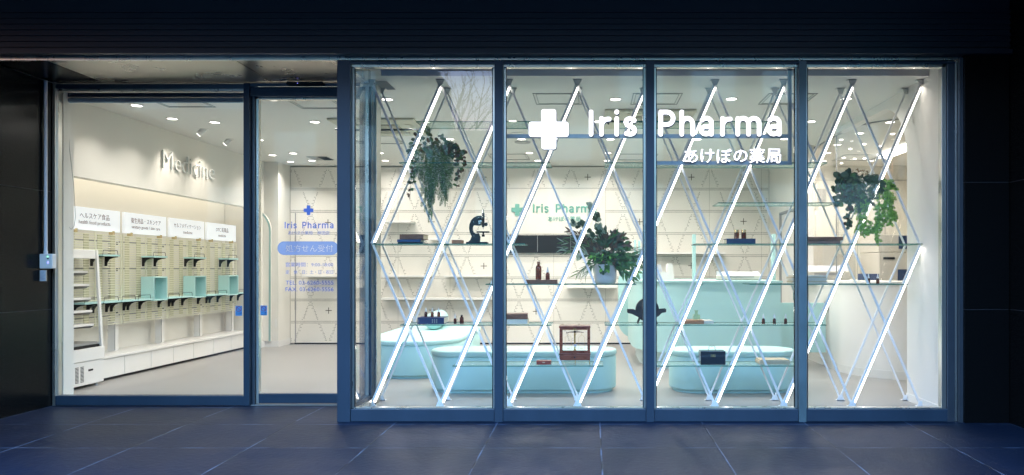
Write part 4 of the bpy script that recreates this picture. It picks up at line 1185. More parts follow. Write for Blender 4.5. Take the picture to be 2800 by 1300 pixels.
# wall shelves
def wshelf(p0, p1, py, label, Y=11.42):
    x0, x1, z = PX(p0, Y), PX(p1, Y), PZ(py, Y)
    MB().box(x0, x1, Y, YB - .004, z - .03, z).build('wall_shelf', WHITE, label=label, cat='wall shelf', group='white shelves on the perforated wall', bevel=.002)
wshelf(824, 925, 753, 'white wall shelf seen through the sliding door')
wshelf(1042, 1171, 753, 'short white wall shelf at eye level left of the gap')
wshelf(1213, 1356, 753, 'short white wall shelf at eye level right of the gap')
wshelf(1040, 1356, 815, 'long white wall shelf above the rear mint bench')
wshelf(1549, 1688, 783, 'white wall shelf left of the mint counter')
wshelf(1790, 1985, 690, 'white wall shelf above the mint counter')
wshelf(1050, 1124, 604, 'small white wall shelf highest on the left')
wshelf(1170, 1200, 652, 'tiny white wall shelf behind the left glass shelf')

# left wall with alcove
XL = -5.04
lw = thing('medicine_wall', 'white left wall with a long lit shelving alcove and raised lettering above', 'wall', (-5.3, 9, 0))
b = MB(); b.box(XL - .12, XL, 6.66, 11.15, 2.112, C + .0); b.box(-5.62, XL - .121, 6.66, 11.15, 2.55, 2.62)
b.box(-5.72, -5.6, 6.60, 11.7, 0, C); 
b.build('wall_plaster', WALL, lw)
MB().box(-5.6, -4.71, 6.525, 6.655, 0, C).build('front_return', WALL, lw)
b = MB(); b.box(-5.6, XL, 11.15, 11.26, 0, C); b.box(XL - .05, -4.82, 11.261, 11.70, 0, C)
b.build('end_return', WALL, lw)
b = MB(); b.box(-5.09, -4.818, 11.255, 11.262, 0.0, .10); b.box(-4.821, -4.812, 11.262, 11.69, 0, .10); b.box(-5.03, -5.022, 11.14, 11.26, 0, .1)
b.build('skirting', WHITE, lw)
# arched mint edged panel
ou = [(-5.6, .0)] + [(-4.915, .10)] + arc(-5.235, 1.78, .32, .36, 0, 90, 10) + [(-5.6, 2.14)]
b = MB(); b.prism([(-5.6, .10), (-4.915, .10)] + arc(-5.235, 1.78, .32, .36, 0, 90, 12) + [(-5.6, 2.14)], 'y', 11.215, 11.254); 
pn = b.build('arched_panel', WALL, lw)
b = MB(); A = [(-4.918, .10)] + arc(-5.235, 1.78, .322, .362, 0, 90, 12); B_ = [(-4.948, .10)] + arc(-5.235, 1.78, .292, .332, 0, 90, 12)
for i in range(len(A) - 1):
    b.quad((A[i][0], 11.212, A[i][1]), (B_[i][0], 11.212, B_[i][1]), (B_[i+1][0], 11.212, B_[i+1][1]), (A[i+1][0], 11.212, A[i+1][1]))
b.build('mint_edging', MINTD, pn)
so = MB(); so.box(-4.870, -4.835, 11.248, 11.254, .30, .44); so.build('wall_socket', WHITE, label='white double power socket on the wall by the mint arch', cat='socket', bevel=.002)
# raised lettering
md = MB(); md.text('Medicine', .25, (XL + .002, 8.56, 2.385), 0, 0, facing=(0, 1, 0), face=(1, 0, 0), ext=.010, m=0, mside=1, wid=1.17, hgt=.215, off=-.004)
md.v = [(x + .02, y, z) for x, y, z in md.v]
md.build('medicine_lettering', [WHITE, mat('letter_side', (.74, .78, .75), .5)], label='raised white letters reading Medicine on the left wall', cat='lettering')
# alcove cove light
cl = MB(); cl.box(-5.25, -5.20, 6.8, 11.1, 2.53, 2.545); cv = cl.build('cove_light', LAMP, label='hidden strip light glowing inside the top of the shelving alcove', cat='strip light')
lamp(-5.225, 8.95, 2.52, 6, size=4.2, sy=.05, shape='RECTANGLE', col=(1, .90, .72), spread=170, name='cove_lamp', rot=(0, 0, R(90)))
# category signs (boxes, faces brightened by added emission)
def csign(y0, y1, jp, en, label, wj, we):
    X = -5.33; t = thing('category_sign', label, 'sign', (X - .02, (y0 + y1)/2, 1.61), 'category signs over the slat shelving')
    MB().box(X - .03, X, y0, y1, 1.615, 1.853).build('sign_box', SIGNP, t, bevel=.002)
    L = y1 - y0; m_ = (y0 + y1) / 2
    b = MB(); b.text(jp, .1, (X + .0008, m_ - wj/2, 1.735), 0, 0, facing=(0, 1, 0), face=(1, 0, 0), ext=.0005, wid=wj, hgt=.066); b.build('japanese_text', SIGNT, t)
    b = MB(); b.text(en, .1, (X + .0008, m_ - we/2, 1.665), 0, 0, facing=(0, 1, 0), face=(1, 0, 0), ext=.0005, wid=we); b.build('english_text', SIGNT, t)
    b = MB()
    for yy in (y0 + .12, y1 - .12): b.box(X - .04, X + .012, yy - .012, yy + .012, 1.585, 1.625)
    b.build('clamp', CAPG, t)
csign(7.44, 8.27, 'ヘルスケア食品', 'health food products', 'category sign reading health food products, nearest to the window', .47, .50)
csign(8.35, 9.17, '衛生用品・スキンケア', 'sanitary goods / skin care', 'category sign reading sanitary goods and skin care', .58, .56)
csign(9.25, 10.07, 'セルフメディケーション', 'medicine', 'category sign reading medicine below Japanese self medication text', .64, .22)
csign(10.15, 10.97, 'OTC 医薬品', 'medicine', 'category sign reading OTC and medicine, farthest from the window', .36, .22)
# slat shelving
sl = thing('slat_rack', 'cream slatted display rack covering the alcove wall in four bays', 'rack', (-5.45, 9.25, .26))
b = MB(); b.box(-5.60, -5.585, 6.7, 11.14, .26, 2.5); b.build('back_board', WALL, sl)
b = MB()
for k4 in range(4):
    y0 = 7.46 + .9 * k4
    z = .585
    while z < 1.585:
        b.box(-5.356, -5.348, y0, y0 + .88, z, z + .009); z += .0275
    for yy in (y0 + .005, y0 + .44, y0 + .875): b.box(-5.366, -5.3565, yy - .004, yy + .004, .58, 1.60)
y0 = 6.70; z = .585
while z < 1.585: b.box(-5.356, -5.348, y0, 7.44, z, z + .009); z += .0275
b.build('slats', YELG, sl, )
b = MB()
for k4 in range(-1, 4):
    for j in range(4):
        yy = 7.53 + .9 * k4 + j * .215
        if yy > 6.7: b.box(-5.380, -5.372, yy, yy + .075, .60 + .02 * (j % 2), 1.58)
b.build('back_strips', OLIVE, sl)
b = MB()
for z in (.66, 1.20, 1.50):
    b.box(-5.45, -5.43, 6.7, 11.08, z, z + .022)
b.build('cross_rails', GREYM, sl)
b = MB()
for k4 in range(0, 5):
    yy = 7.45 + .9 * k4; b.box(-5.50, -5.42, yy - .035, yy + .035, .27, 1.60)
b.build('uprights', WHITE, sl)
b = MB()
for k4 in range(0, 5):
    yy = 7.45 + .9 * k4
    for z in (1.18, 1.20, 1.48, 1.50, .66, .70): b.box(-5.419, -5.412, yy - .012, yy + .012, z, z + .012)
    b.box(-5.42, -5.418, yy - .034, yy - .028, .28, .58)
b.build('slots', BLACK, sl)
# mint shelves on the rack
def mshelf(y0, y1, z, label, grp, rail=True):
    t = thing('mint_shelf', label, 'shelf', (-5.27, (y0+y1)/2, z - .12), grp)
    MB().box(-5.345, -5.195, y0 + .003, y1 - .003, z - .018, z).build('board', MINTP, t, bevel=.001)
    for yy in (y0 + .03, y1 - .03):
        b = MB(); pts = [(-5.347, z - .019), (-5.215, z - .019), (-5.215, z - .026)] + [(-5.325 + .08*math.cos(R(a)) , z - .105 + .08*math.sin(R(a))) for a in (75, 100, 130, 160, 178)] + [(-5.335, z - .125), (-5.347, z - .125)]
        pts = [(-5.347, z - .019), (-5.205, z - .019), (-5.205, z - .027), (-5.26, z - .034), (-5.30, z - .052), (-5.322, z - .085), (-5.326, z - .125), (-5.347, z - .125)]
        b.prism([(x, zz) for x, zz in pts], 'y', yy - .008, yy + .008); b.build('bracket', BLACK, t)
    if rail:
        b = MB(); b.tube([(-5.21, y0 + .02, z), (-5.21, y0 + .03, z + .045), (-5.21, y1 - .03, z + .045), (-5.21, y1 - .02, z)], .003, 6); b.build('guard_rail', BLACK, t)
    return t
ups = [(7.78, 'nearest the window'), (8.68, 'second from the window'), (9.58, 'third from the window'), (10.48, 'farthest from the window')]
for y0, nm in ups: mshelf(y0, y0 + .29, 1.36, f'small mint shelf with black rail in the upper row, {nm}', 'mint shelves in the upper row')
lows = [(7.50, 'behind the chilled case'), (7.80, 'just right of the chilled case'), (8.10, 'halfway to the first mint box'), (8.39, 'touching the first mint box'), (8.99, 'just past the first mint box'), (9.29, 'by the second mint box'), (9.89, 'just past the second mint box'), (10.19, 'touching the third mint box'), (10.79, 'at the far alcove end')]
for y0, nm in lows: mshelf(y0, y0 + .28, .855, f'mint shelf with black rail in the lower row, {nm}', 'mint shelves in the lower row')
for y0, nm in ((8.68, 'nearest the window'), (9.58, 'in the middle'), (10.48, 'farthest from the window')):
    t = thing('mint_box', f'open fronted mint display box on the rack, {nm}', 'display box', (-5.27, y0 + .14, .825), 'mint display boxes on the rack')
    b = MB(); k = .014; xx0, xx1 = -5.345, -5.195; y1 = y0 + .285
    b.box(xx0, xx1, y0, y0 + k, .825, 1.113); b.box(xx0, xx1, y1 - k, y1, .825, 1.113); b.box(xx0, xx1, y0 + k, y1 - k, .825, .825 + k); b.box(xx0, xx1, y0 + k, y1 - k, 1.113 - k, 1.113)
    b.build('box_frame', MINTP, t); MB().box(xx0 + .001, xx0 + .01, y0 + k, y1 - k, .825 + k, 1.113 - k).build('back_panel', MINTP, t)
# base cabinets
cb = thing('base_cabinet', 'long low white cabinet run with flat doors under the slat rack', 'cabinet', (-5.4, 9.3, 0))
MB().box(-5.585, -5.185, 7.66, 11.14, .243, .268).build('worktop', WHITE, cb, bevel=.002)
MB().box(-5.585, -5.23, 7.66, 11.14, .002, .242).build('carcass', BLACK, cb)
y0 = 7.67
for L in [.49, .49, .46, .46, .50, .50, .57]:
    MB().box(-5.228, -5.205, y0 + .004, y0 + L - .004, .035, .236).build('door', WHITE, cb, bevel=.0015); y0 += L
# chilled case
rc = thing('chilled_case', 'tall open white refrigerated display case with shelves at the left window', 'display case', (-5.33, 7.2, 0))
y0, y1 = 6.74, 7.64
MB().box(-5.58, -5.09, y0, y1 - .003, .035, .27).build('machine_cover', WHITE, rc, bevel=.004)
MB().box(-5.58, -5.08, y0, y1 - .003, .275, .40).build('front_panel', WHITE, rc, bevel=.004)
b = MB()
for i in range(12):
    for j in range(8):
        yy = 6.76 + j * .075; zz = .07 + i * .0135
        b.box(-5.0895, -5.0885, yy, yy + .05, zz, zz + .0065)
b.build('vent_slots', BLACK, rc)
MB().box(-5.0895, -5.088, 7.40, 7.47, .168, .187).build('temperature_display', BLACK, rc)
MB().box(-5.58, -5.53, y0, y1 - .02, .405, 1.34).build('back_wall', WHITE, rc)
b = MB(); pf = [(-5.58, .401), (-5.095, .401), (-5.15, 1.40), (-5.58, 1.40)]
inn = [(-5.53, .44), (-5.118, .44), (-5.166, 1.33), (-5.53, 1.33)]
b.ring([pf[i] for i in range(4)], [inn[i] for i in range(4)], 'y', y1 - .03, y1)
b.ring([pf[i] for i in range(4)], [inn[i] for i in range(4)], 'y', y0 - .03, y0)
b.build('side_frame', WHITE, rc)
b = MB(); b.prism(inn, 'y', y1 - .018, y1 - .012); b.build('side_glass', GLASS, rc)
MB().box(-5.58, -5.155, y0, y1 - .031, 1.31, 1.40).build('canopy', WHITE, rc, bevel=.006)
for i, (z, dp) in enumerate(((1.185, -5.215), (1.05, -5.20), (.91, -5.185), (.78, -5.17), (.64, -5.155))):
    MB().box(-5.50, dp, y0, y1 - .06, z - .022, z).build('shelf', WHITE, rc, bevel=.002)
    for yy in (y0 + .25, y1 - .10):
        b = MB(); b.prism([(-5.53, z - .023), (dp + .03, z - .023), (dp - .01, z - .045), (-5.44, z - .06), (-5.48, z - .12), (-5.53, z - .12)], 'y', yy - .003, yy + .003); b.build('shelf_bracket', GREYM, rc)
MB().box(-5.53, -5.12, y0, y1 - .06, .43, .455).build('deck', GREYM, rc); MB().box(-5.19, -5.11, y0, y1 - .04, .402, .428).build('air_grille', BLACK, rc)
b = MB()
for yy in (y0 + .05, y1 - .06): b.lathe([(.02, .003), (.015, .034)], (-5.13, yy, 0), 10)
b.build('foot', GREYM, rc)

# ================================================================== ceiling things
def CY(py, z=C): return (z - EYE) * 2000 / (737 - py)
proto = None
DL = [(374, 288), (554, 272), (471, 324), (587, 334), (745, 271.6), (861, 333), (709, 382), (745, 424), (801.6, 419), (794.5, 442), (853, 439), (1059, 271), (1164, 332), (1039, 418), (1054, 439), (1403, 331), (1683, 270.6), (2000, 269.6), (1426, 380), (1447.5, 418), (1470.6, 438.7), (1669, 380.5), (1662, 418), (1660, 438.7), (1907, 380.5), (1633.7, 332), (2217, 331.7), (2313.5, 269.5), (2434, 333.7), (2145.4, 379.3), (2290, 395.4), (2350, 364), (2263, 417.5), (2219, 438), (2251, 440), (2380, 439.5), (1230, 380), (1250, 430), (1920, 331), (1890, 425)]
for i, (px, py) in enumerate(DL):
    Y = CY(py); x = PX(px, Y)
    if proto is None:
        proto = thing('ceiling_downlight', 'round white recessed downlight glowing in the shop ceiling', 'downlight', (x, Y, C - .012), 'recessed downlights in the shop ceiling')
        b = MB(); o1 = arc(x, Y, .062, .062, 0, 345, 23); o2 = arc(x, Y, .050, .050, 0, 345, 23); b.ring(o1, o2, 'z', C - .008, C - .001); b.build('trim_ring', WHITE, proto)
        b = MB(); b.lathe([(.0498, C - .004), (.0498, C - .002)], (x, Y, 0), 24); b.build('lens', LAMP, proto)
        d = proto
    else:
        d = dup(proto, (x, Y, C - .012))
    lamp(x, Y, C - .012, (4.4 if x < -4.1 else 4.5 if Y < 7.3 else 10.5 if x < -2.6 and Y > 10 else 9.5 if Y > 10.3 else 19.0 if x < -2.2 else 18.0) if x < 2.9 else 10.0, .09, spread=(112 if x < -4.1 else 165 if x < -2.2 else 155))
sp = None
for i, (px, py) in enumerate([(2300, 382), (2325, 407), (2363, 394), (2408, 399), (2307, 431), (2337, 434), (2441, 366), (2301, 446), (2364, 433)]):
    Y = CY(py); x = PX(px, Y)
    if sp is None:
        sp = MB(); sp.lathe([(.022, C - .01), (.022, C - .002)], (x, Y, 0), 12); sp = sp.build('pin_spotlight', LAMP, label='tiny pin spotlight in the ceiling behind the curved glass screen', cat='spotlight', group='pin spotlights behind the curved screen')
    else:
        c_ = sp.copy(); COL.objects.link(c_); c_.location = (x, Y, C - .01)
# two adjustable spots aimed at the lettering
for (px, py), nm in (((551, 354), 'nearer'), ((622, 381), 'farther')):
    Y = CY(py); x = PX(px, Y)
    t = thing('ceiling_spotlight', f'adjustable white ceiling spotlight aimed at the Medicine lettering, {nm} one', 'spotlight', (x, Y, C - .09))
    b = MB(); b.lathe([(.05, C - .006), (.05, C - .001)], (x + .03, Y, 0), 16); b.build('base_plate', WHITE, t)
    b = MB(); b.tube([(x + .03, Y, C - .005), (x - .03, Y, C - .06)], [.028, .034], 12); b.build('spot_head', WHITE, t, smooth=False)
    b = MB(); b.tube([(x - .0305, Y, C - .0605), (x - .034, Y, C - .0635)], [.028, .028], 12); b.build('lens', LAMP, t)
    l = bpy.data.lights.new('spot_lamp', 'SPOT'); l.energy = 24; l.spot_size = R(84); l.spot_blend = 1.0; l.shadow_soft_size = .015; l.color = (1, .93, .84)
    o = bpy.data.objects.new('spot_lamp', l); COL.objects.link(o); o.location = (x - .045, Y, C - .075)
    tgt = Vector((XL, Y + (.08 if nm == 'nearer' else .2), 2.12)); o.rotation_euler = (tgt - Vector(o.location)).to_track_quat('-Z', 'Y').to_euler()
# hatches
def hatch(px0, px1, py, label, sz=.46):
    Y = CY(py); x0, x1 = PX(px0, Y), PX(px1, Y); L = x1 - x0
    b = MB(); b.ring([(x0, Y), (x1, Y), (x1, Y + L), (x0, Y + L)], [(x0 + .008, Y + .008), (x1 - .008, Y + .008), (x1 - .008, Y + L - .008), (x0 + .008, Y + L - .008)], 'z', C - .006, C - .0005)
    b.ring([(x0 + .028, Y + .028), (x1 - .028, Y + .028), (x1 - .028, Y + L - .028), (x0 + .028, Y + L - .028)], [(x0 + .033, Y + .033), (x1 - .033, Y + .033), (x1 - .033, Y + L - .033), (x0 + .033, Y + L - .033)], 'z', C - .005, C - .0005)
    b.build('access_hatch', HATCH, label=label, cat='ceiling hatch', group='square access hatches in the ceiling')
hatch(1456, 1590, 255, 'square ceiling hatch above the lit white cross')
hatch(1731, 1867, 255, 'square ceiling hatch crossed by the middle right mullion')
hatch(2103, 2237, 255, 'square ceiling hatch crossed by the far right mullion')
hatch(945, 1075, 371, 'square ceiling hatch behind the left air conditioner')
hatch(1333, 1440, 421, 'square ceiling hatch deep in the shop left of the lit cross')
hatch(1690, 1800, 421, 'square ceiling hatch deep in the shop below the big letters')
hatch(775, 905, 268, 'square ceiling hatch just inside the sliding door')
hatch(380, 520, 262, 'square ceiling hatch just inside the fixed entrance pane')
hatch(2310, 2420, 423, 'square ceiling hatch behind the curved glass screen')
# AC cassettes
def cassette(x0, Y0, label):
    t = thing('air_conditioner', label, 'air conditioner', (x0 + .48, Y0 + .48, C - .05))
    L = .95; b = MB(); b.box(x0, x0 + L, Y0, Y0 + L, C - .028, C - .0005); b.build('face_panel', ACW, t, bevel=.012)
    MB().box(x0 + .24, x0 + L - .24, Y0 + .24, Y0 + L - .24, C - .040, C - .0285).build('intake_grille', ACG, t, bevel=.006)
    b = MB()
    for a in ((.24, L - .24, .09, .16), (.24, L - .24, L - .16, L - .09), (.09, .16, .24, L - .24), (L - .16, L - .09, .24, L - .24)):
        b.box(x0 + a[0], x0 + a[1], Y0 + a[2], Y0 + a[3], C - .034, C - .0285)
    b.build('air_louvre', ACW, t, bevel=.002)
    # black rimmed draught guard hanging below the front louvre
    b = MB(); pts = [(x0 + .05, Y0 + .62, C - .03), (x0 + .035, Y0 + .30, C - .075), (x0 + .06, Y0 + .12, C - .105), (x0 + .16, Y0 + .04, C - .125), (x0 + .48, Y0 + .02, C - .13), (x0 + .79, Y0 + .04, C - .125), (x0 + .89, Y0 + .12, C - .105), (x0 + .915, Y0 + .30, C - .075), (x0 + .90, Y0 + .62, C - .03)]
    b.tube(pts, .011, 8, flat=1.0); b.build('draught_guard', BLACK, t, smooth=True)
cassette(-2.89, 7.98, 'left ceiling air conditioner with black rimmed guard behind the fern plant')
cassette(.14, 7.54, 'middle ceiling air conditioner with black rimmed guard behind the big letters')
sm = MB(); Y = CY(280, C - .06); x = PX(324, Y); sm.lathe([(.045, C - .075), (.052, C - .03), (.052, C - .001)], (x, Y, 0), 20); sm.build('smoke_detector', WHITE, label='round white smoke detector on the ceiling at far left', cat='smoke detector', smooth=False)
t = thing('air_vent', 'rectangular ceiling vent with dark louvres seen through the sliding door', 'vent', (-4.0, 10.9, C - .01))
MB().box(-4.18, -3.88, 10.72, 11.05, C - .006, C - .0005).build('frame', GREYM, t)
b = MB()
for i in range(9): b.box(-4.02, -3.89, 10.735 + i*.034, 10.75 + i*.034, C - .012, C - .0065)
b.build('louvre', BLACK, t)
for px, py in ((1429, 388.5), (1416, 365.5)):
    Y = CY(py); x = PX(px, Y); b = MB(); b.lathe([(.10, C - .012), (.105, C - .001)], (x, Y, 0), 24); b.build('ceiling_speaker', GREYM if py > 380 else CEIL, label='round grey ceiling speaker below the lit cross' if py > 380 else 'round pale ceiling plate just behind the lit cross', cat='ceiling speaker')
# linear lamp at right
b = MB(); b.box(4.14, 4.30, 9.55, 10.6, C - .05, C - .001); b.build('linear_lamp', LAMPW, label='bright linear ceiling lamp glowing behind the screen at right', cat='lamp', bevel=.004)
lamp(4.22, 10.0, C - .055, 9, size=1.0, sy=.14, shape='RECTANGLE', rot=(0, 0, R(90)), name='linear_lamp_light')

# ================================================================== benches
def bench(name, x0, x1, y0, y1, z1, label, seam=None):
    t = thing(name, label, 'bench', ((x0+x1)/2, (y0+y1)/2, 0))
    r = min(x1-x0, y1-y0)/2
    def lay(z0, z1_, ins, rr, nm, m=MINT):
        poly = lambda i: stadium(x0 + ins + i, x1 - ins - i, y0 + ins + i, y1 - ins - i, r - ins - i - .001, 12)
        b = MB(); rows_ = []
        prof = [(rr, z0), (rr*.3, z0 + rr*.3), (0, z0 + rr), (0, z1_ - rr), (rr*.3, z1_ - rr*.3), (rr, z1_), (rr*2.6, z1_ + .003)]
        k = 0
        for i, z in prof:
            P = poly(i); rows_.append(len(b.v)); b.v += [(u, v, z) for u, v in P]; n = len(P)
        for a in range(len(prof) - 1):
            for q in range(n):
                j = (q + 1) % n; b.f.append([rows_[a] + q, rows_[a] + j, rows_[a+1] + j, rows_[a+1] + q]); b.m.append(0)
        b.f.append([rows_[-1] + q for q in range(n)]); b.m.append(0); b.f.append([rows_[0] + q for q in reversed(range(n))]); b.m.append(0)
        return b.build(nm, m, t, smooth=True)
    lay(.002, .030, .035, .004, 'plinth'); lay(.030, z1 - .055, .0, .02, 'base_body'); lay(z1 - .057, z1, -.006, .018, 'seat_cushion')
    return t
bench('bench', -1.585, .245, 7.02, 7.56, .41, 'long mint oval bench in front at the centre left of the display')
bench('bench', .775, 2.01, 7.02, 7.56, .41, 'shorter mint oval bench on the right with rod shadows across it')
bench('daybed', -2.56, -1.50, 7.95, 10.35, .42, 'wide mint daybed at rear left with a bolster lying on it')
b = MB(); b.tube([(-1.80 + i*.0 , 0, 0) for i in range(1)] or [], .1) if False else None
P0, P1 = Vector((-2.02, 9.32, .535)), Vector((-2.08, 10.12, .535)); d = (P1 - P0).normalized()
bol = MB(); bol.tube([P0 - d*.01, P0, P0 + d*.02, P0 + d*.05] + [P0 + d*(.2*i + .1) for i in range(4)] + [P1 - d*.03, P1, P1 + d*.01], [.03, .07, .095, .11, .112, .112, .112, .112, .10, .07, .02], 20)
bol.build('bolster', MINT, label='round mint bolster cushion lying on the rear daybed', cat='cushion', smooth=True)

# ================================================================== mint counter
mc = thing('mint_counter', 'mint reception counter with rounded left end and pale plinth', 'counter', (1.4, 9, 0))
def foot(x0, x1, yf, yb, r, ins=0):
    x0 += ins; yf += ins; x1 -= ins
    return [(x1, yf), (x1, yb)] + [(x0, yb)] + [(x0 + r - r*math.cos(R(a)), yf + r*1.25 - r*1.25*math.sin(R(a))) for a in range(0, 91, 9)]
def wallpath(pts, z0, z1, nm, m, par, smooth=True):
    b = MB(); n = len(pts)
    b.v = [(x, y, z0) for x, y in pts] + [(x, y, z1) for x, y in pts]
    b.f = [[i, (i+1) % n, n + (i+1) % n, n + i] for i in range(n)] + [list(range(n, 2*n)), list(reversed(range(n)))]
    b.m = [0] * len(b.f); o = b.build(nm, m, par)
    for i, p in enumerate(o.data.polygons): p.use_smooth = len(p.vertices) == 4
    md_ = o.modifiers.new('split', 'EDGE_SPLIT'); md_.split_angle = R(35)
    return o
wallpath(foot(.52, 2.20, 8.50, 10.4, .75), .215, 1.045, 'counter_front', MINTP, mc)
wallpath(foot(.50, 2.22, 8.48, 10.4, .76), 1.046, 1.066, 'countertop', MINTP, mc)
wallpath(foot(.52, 2.20, 8.50, 10.3, .75, .10), .002, .214, 'plinth', mat('plinth_pale', (.62, .74, .72), .35), mc)
# far wing with rounded corners
b = MB(); b.prism(rrect(.39, .66, .24, 1.175, .16, 6), 'y', 10.6, 10.66); b.prism(rrect(.02, .02+.0001, 0, .0001, .00001, 1), 'y', 0, .0001) if False else None
b = MB(); b.prism([(.62, .20)] + [(.82, .20), (.82, 1.175)] + arc(.53, 1.035, .14, .14, 90, 180, 6) + arc(.64, .45, .25, .25, 180, 270, 8)[:-1], 'y', 10.62, 10.68)
wg = b.build('side_screen', MINTP, label='thin mint side screen with rounded corners behind the counter end', cat='screen')
# slim mint posts of the counter dividers
for px, y, top, nm in ((1899, 9.0, 1.63, 'tall mint divider panel standing at the counter middle'), (2117, 9.1, 1.64, 'tall mint divider panel standing at the counter right end'), (1737, 9.9, 1.60, 'mint divider panel at the counter left end nearest the plant'), (1748.5, 9.6, 1.58, 'mint divider panel beside the mullion at the counter left')):
    x = PX(px, y); b = MB()
    if y < 9.5: b.prism([(y, 1.067), (y + .10, 1.067), (y + .10, top - .03), (y + .07, top), (y, top)], 'x', x - .017, x + .017)
    else: b.prism([(y, 1.067), (y + .08, 1.067), (y + .08, top - .02), (y + .06, top), (y, top)], 'x', x - .012, x + .012)
    b.build('divider_panel', MINTP, label=nm, cat='divider', bevel=.003)
# things on the counter
def dev(name, label, cat, px0, px1, y0_, y1_, Y, dp, kind):
    x0, x1 = PX(px0, Y), PX(px1, Y); z0, z1 = 1.067, PZ(y0_, Y)
    t = thing(name, label, cat, ((x0+x1)/2, Y + dp/2, z0)); L = x1 - x0; h = z1 - z0
    if kind == 'flat':
        MB().box(x0, x1, Y, Y + dp, z0 + .001, z0 + h*.6).build('housing', IVORY, t, bevel=.012)
        b = MB(); b.prism([(Y + .02, z0 + h*.6 + .001), (Y + dp, z0 + h*.6 + .001), (Y + dp, z1), (Y + .10, z1)], 'x', x0 + .01, x1 - .01); b.build('lid', STICK, t, bevel=.006)
        MB().box(x0 + L*.18, x1 - L*.18, Y - .004, Y - .0005, z0 + h*.32, z0 + h*.5).build('paper_slot', GREYM, t)
    else:
        b = MB(); b.prism([(x0 + L*.15, z0 + h*.5), (x0 + L*.85, z0 + h*.42), (x1, z0 + .001), (x0 + L*.2, z0 + .001)], 'y', Y, Y + dp); b.build('base', WHITE, t, bevel=.006)
        b = MB(); b.prism([(x1 - L*.35, z0 + h*.5), (x1 - L*.30, z1 - h*.03), (x1 - L*.12, z1), (x1 - L*.0, z0 + h*.1), (x1 - L*.10, z0 + h*.1)], 'y', Y + .02, Y + dp*.8); b.build('screen_stand', WHITE, t, bevel=.006)
        b = MB(); b.prism([(x0, z0 + h*.15), (x0 + L*.05, z0 + h*.92), (x0 + L*.28, z0 + h*.95), (x0 + L*.42, z0 + h*.2)], 'y', Y + .05, Y + dp); b.build('keypad', STICK, t, bevel=.004)
dev('card_terminal', 'white card reader with upright screen on the mint counter', 'card reader', 1793, 1843, 722, 768, 9.0, .25, 'term')
dev('printer', 'flat pale grey printer on the mint counter near its right end', 'printer', 1972, 2082, 744, 768, 8.9, .4, 'flat')
# swing gate
gt = thing('swing_gate', 'low mint gate between the mint counter and the white counter', 'gate', (2.5, 8.95, .18))
MB().box(2.215, 2.865, 8.94, 8.98, .185, .79).build('gate_panel', MINTP, gt, bevel=.003)
MB().box(2.866, 2.885, 8.93, 8.99, .70, .80).build('hinge', BLACK, gt)
# tall grey-beige door leaf behind the gate belongs to side wall
sw = thing('side_wall', 'white side wall with a grey framed door at the right end of the back wall', 'wall', (2.9, 10.8, 0))
b = MB(); b.box(2.842, 2.96, 11.06, 11.70, 0, C); b.box(2.842, 2.96, 9.75, 9.93, 0, C); b.box(2.842, 2.96, 9.93, 11.06, 2.06, C); b.build('wall_plaster', WALL, sw)
ds = MB().box(2.87, 2.91, 9.96, 11.03, .01, 2.02).build('door', WHITE, sw)
b = MB(); b.box(2.838, 2.9, 9.93, 9.955, 0, 2.055); b.box(2.838, 2.9, 11.035, 11.06, 0, 2.055); b.box(2.838, 2.9, 9.956, 11.034, 2.03, 2.055); b.build('door_frame', GREYM, sw)
b = MB(); b.tube([(2.87, 10.12, 1.15), (2.82, 10.12, 1.15), (2.80, 10.12, 1.12), (2.80, 10.12, .78), (2.82, 10.12, .75), (2.87, 10.12, .75)], .012, 8); b.build('pull_handle', CHROME, ds, smooth=True)
b = MB(); b.lathe([(.028, -.05), (.028, 0)], (2.87, 10.05, 1.42), 14, 'x'); b.build('lock', CHROME, ds)
# back room walls at right
bw = thing('dispensary_wall', 'beige dispensary back wall with cupboard doors behind the curved screen', 'wall', (4.3, YB, 0))
b = MB(); b.box(2.961, 6.0, YB, YB + .1, 0, C); b.build('wall_plaster', mat('beige_panel', (.72, .69, .60), .5), bw)
b = MB(); b.box(5.40, 5.5, 6.4, YB - .001, 0, C); b.build('side_plaster', MATS['beige_panel'], bw)
b = MB()
for px in (2216, 2222, 2230, 2292, 2345, 2352, 2420): x = bxx(px); b.box(x - .004, x + .004, YB - .003, YB - .0005, 0.02, 2.6)
b.box(2.97, 5.3, YB - .003, YB - .0005, 2.62, 2.632); b.build('panel_joints', HATCH, bw)
MB().box(bxx(2235), bxx(2258), YB - .02, YB - .004, bz(552), bz(517)).build('wall_poster', GREYM, label='small grey notice board on the dispensary wall', cat='notice board')
MB().box(bxx(2226), bxx(2231), YB - .02, YB - .004, bz(589), bz(575)).build('light_switch', WHITE, label='white light switch left of the trailing plant', cat='switch')
# medicine packing machine + cabinet
t = thing('packing_machine', 'tall ivory and navy dispensing machine at far right behind the counter', 'machine', (4.3, 9.6, 0))
MB().box(3.78, 4.6, 9.6, 10.3, .01, 1.42).build('lower_cabinet', IVORY, t, bevel=.006); MB().box(3.78, 4.6, 9.62, 10.3, 1.425, 1.66).build('upper_cabinet', IVORY, t, bevel=.006)
MB().box(4.02, 4.59, 9.59, 9.599, .55, 1.20).build('navy_door', NAVYP, t); MB().box(4.04, 4.5, 9.61, 9.619, 1.47, 1.64).build('control_screen', NAVYP, t); MB().box(3.83, 3.98, 9.592, 9.599, 1.33, 1.36).build('name_plate', BLACK, t)
t = thing('tall_cabinet', 'tall ivory cabinet left of the dispensing machine', 'cabinet', (3.4, 10, 0)); MB().box(3.22, 3.76, 10.4, 10.9, .01, 1.55).build('cabinet_body', IVORY, t, bevel=.005); b = MB(); b.box(3.488, 3.492, 10.398, 10.3995, .1, 1.5); b.build('door_seam', BLACK, t)

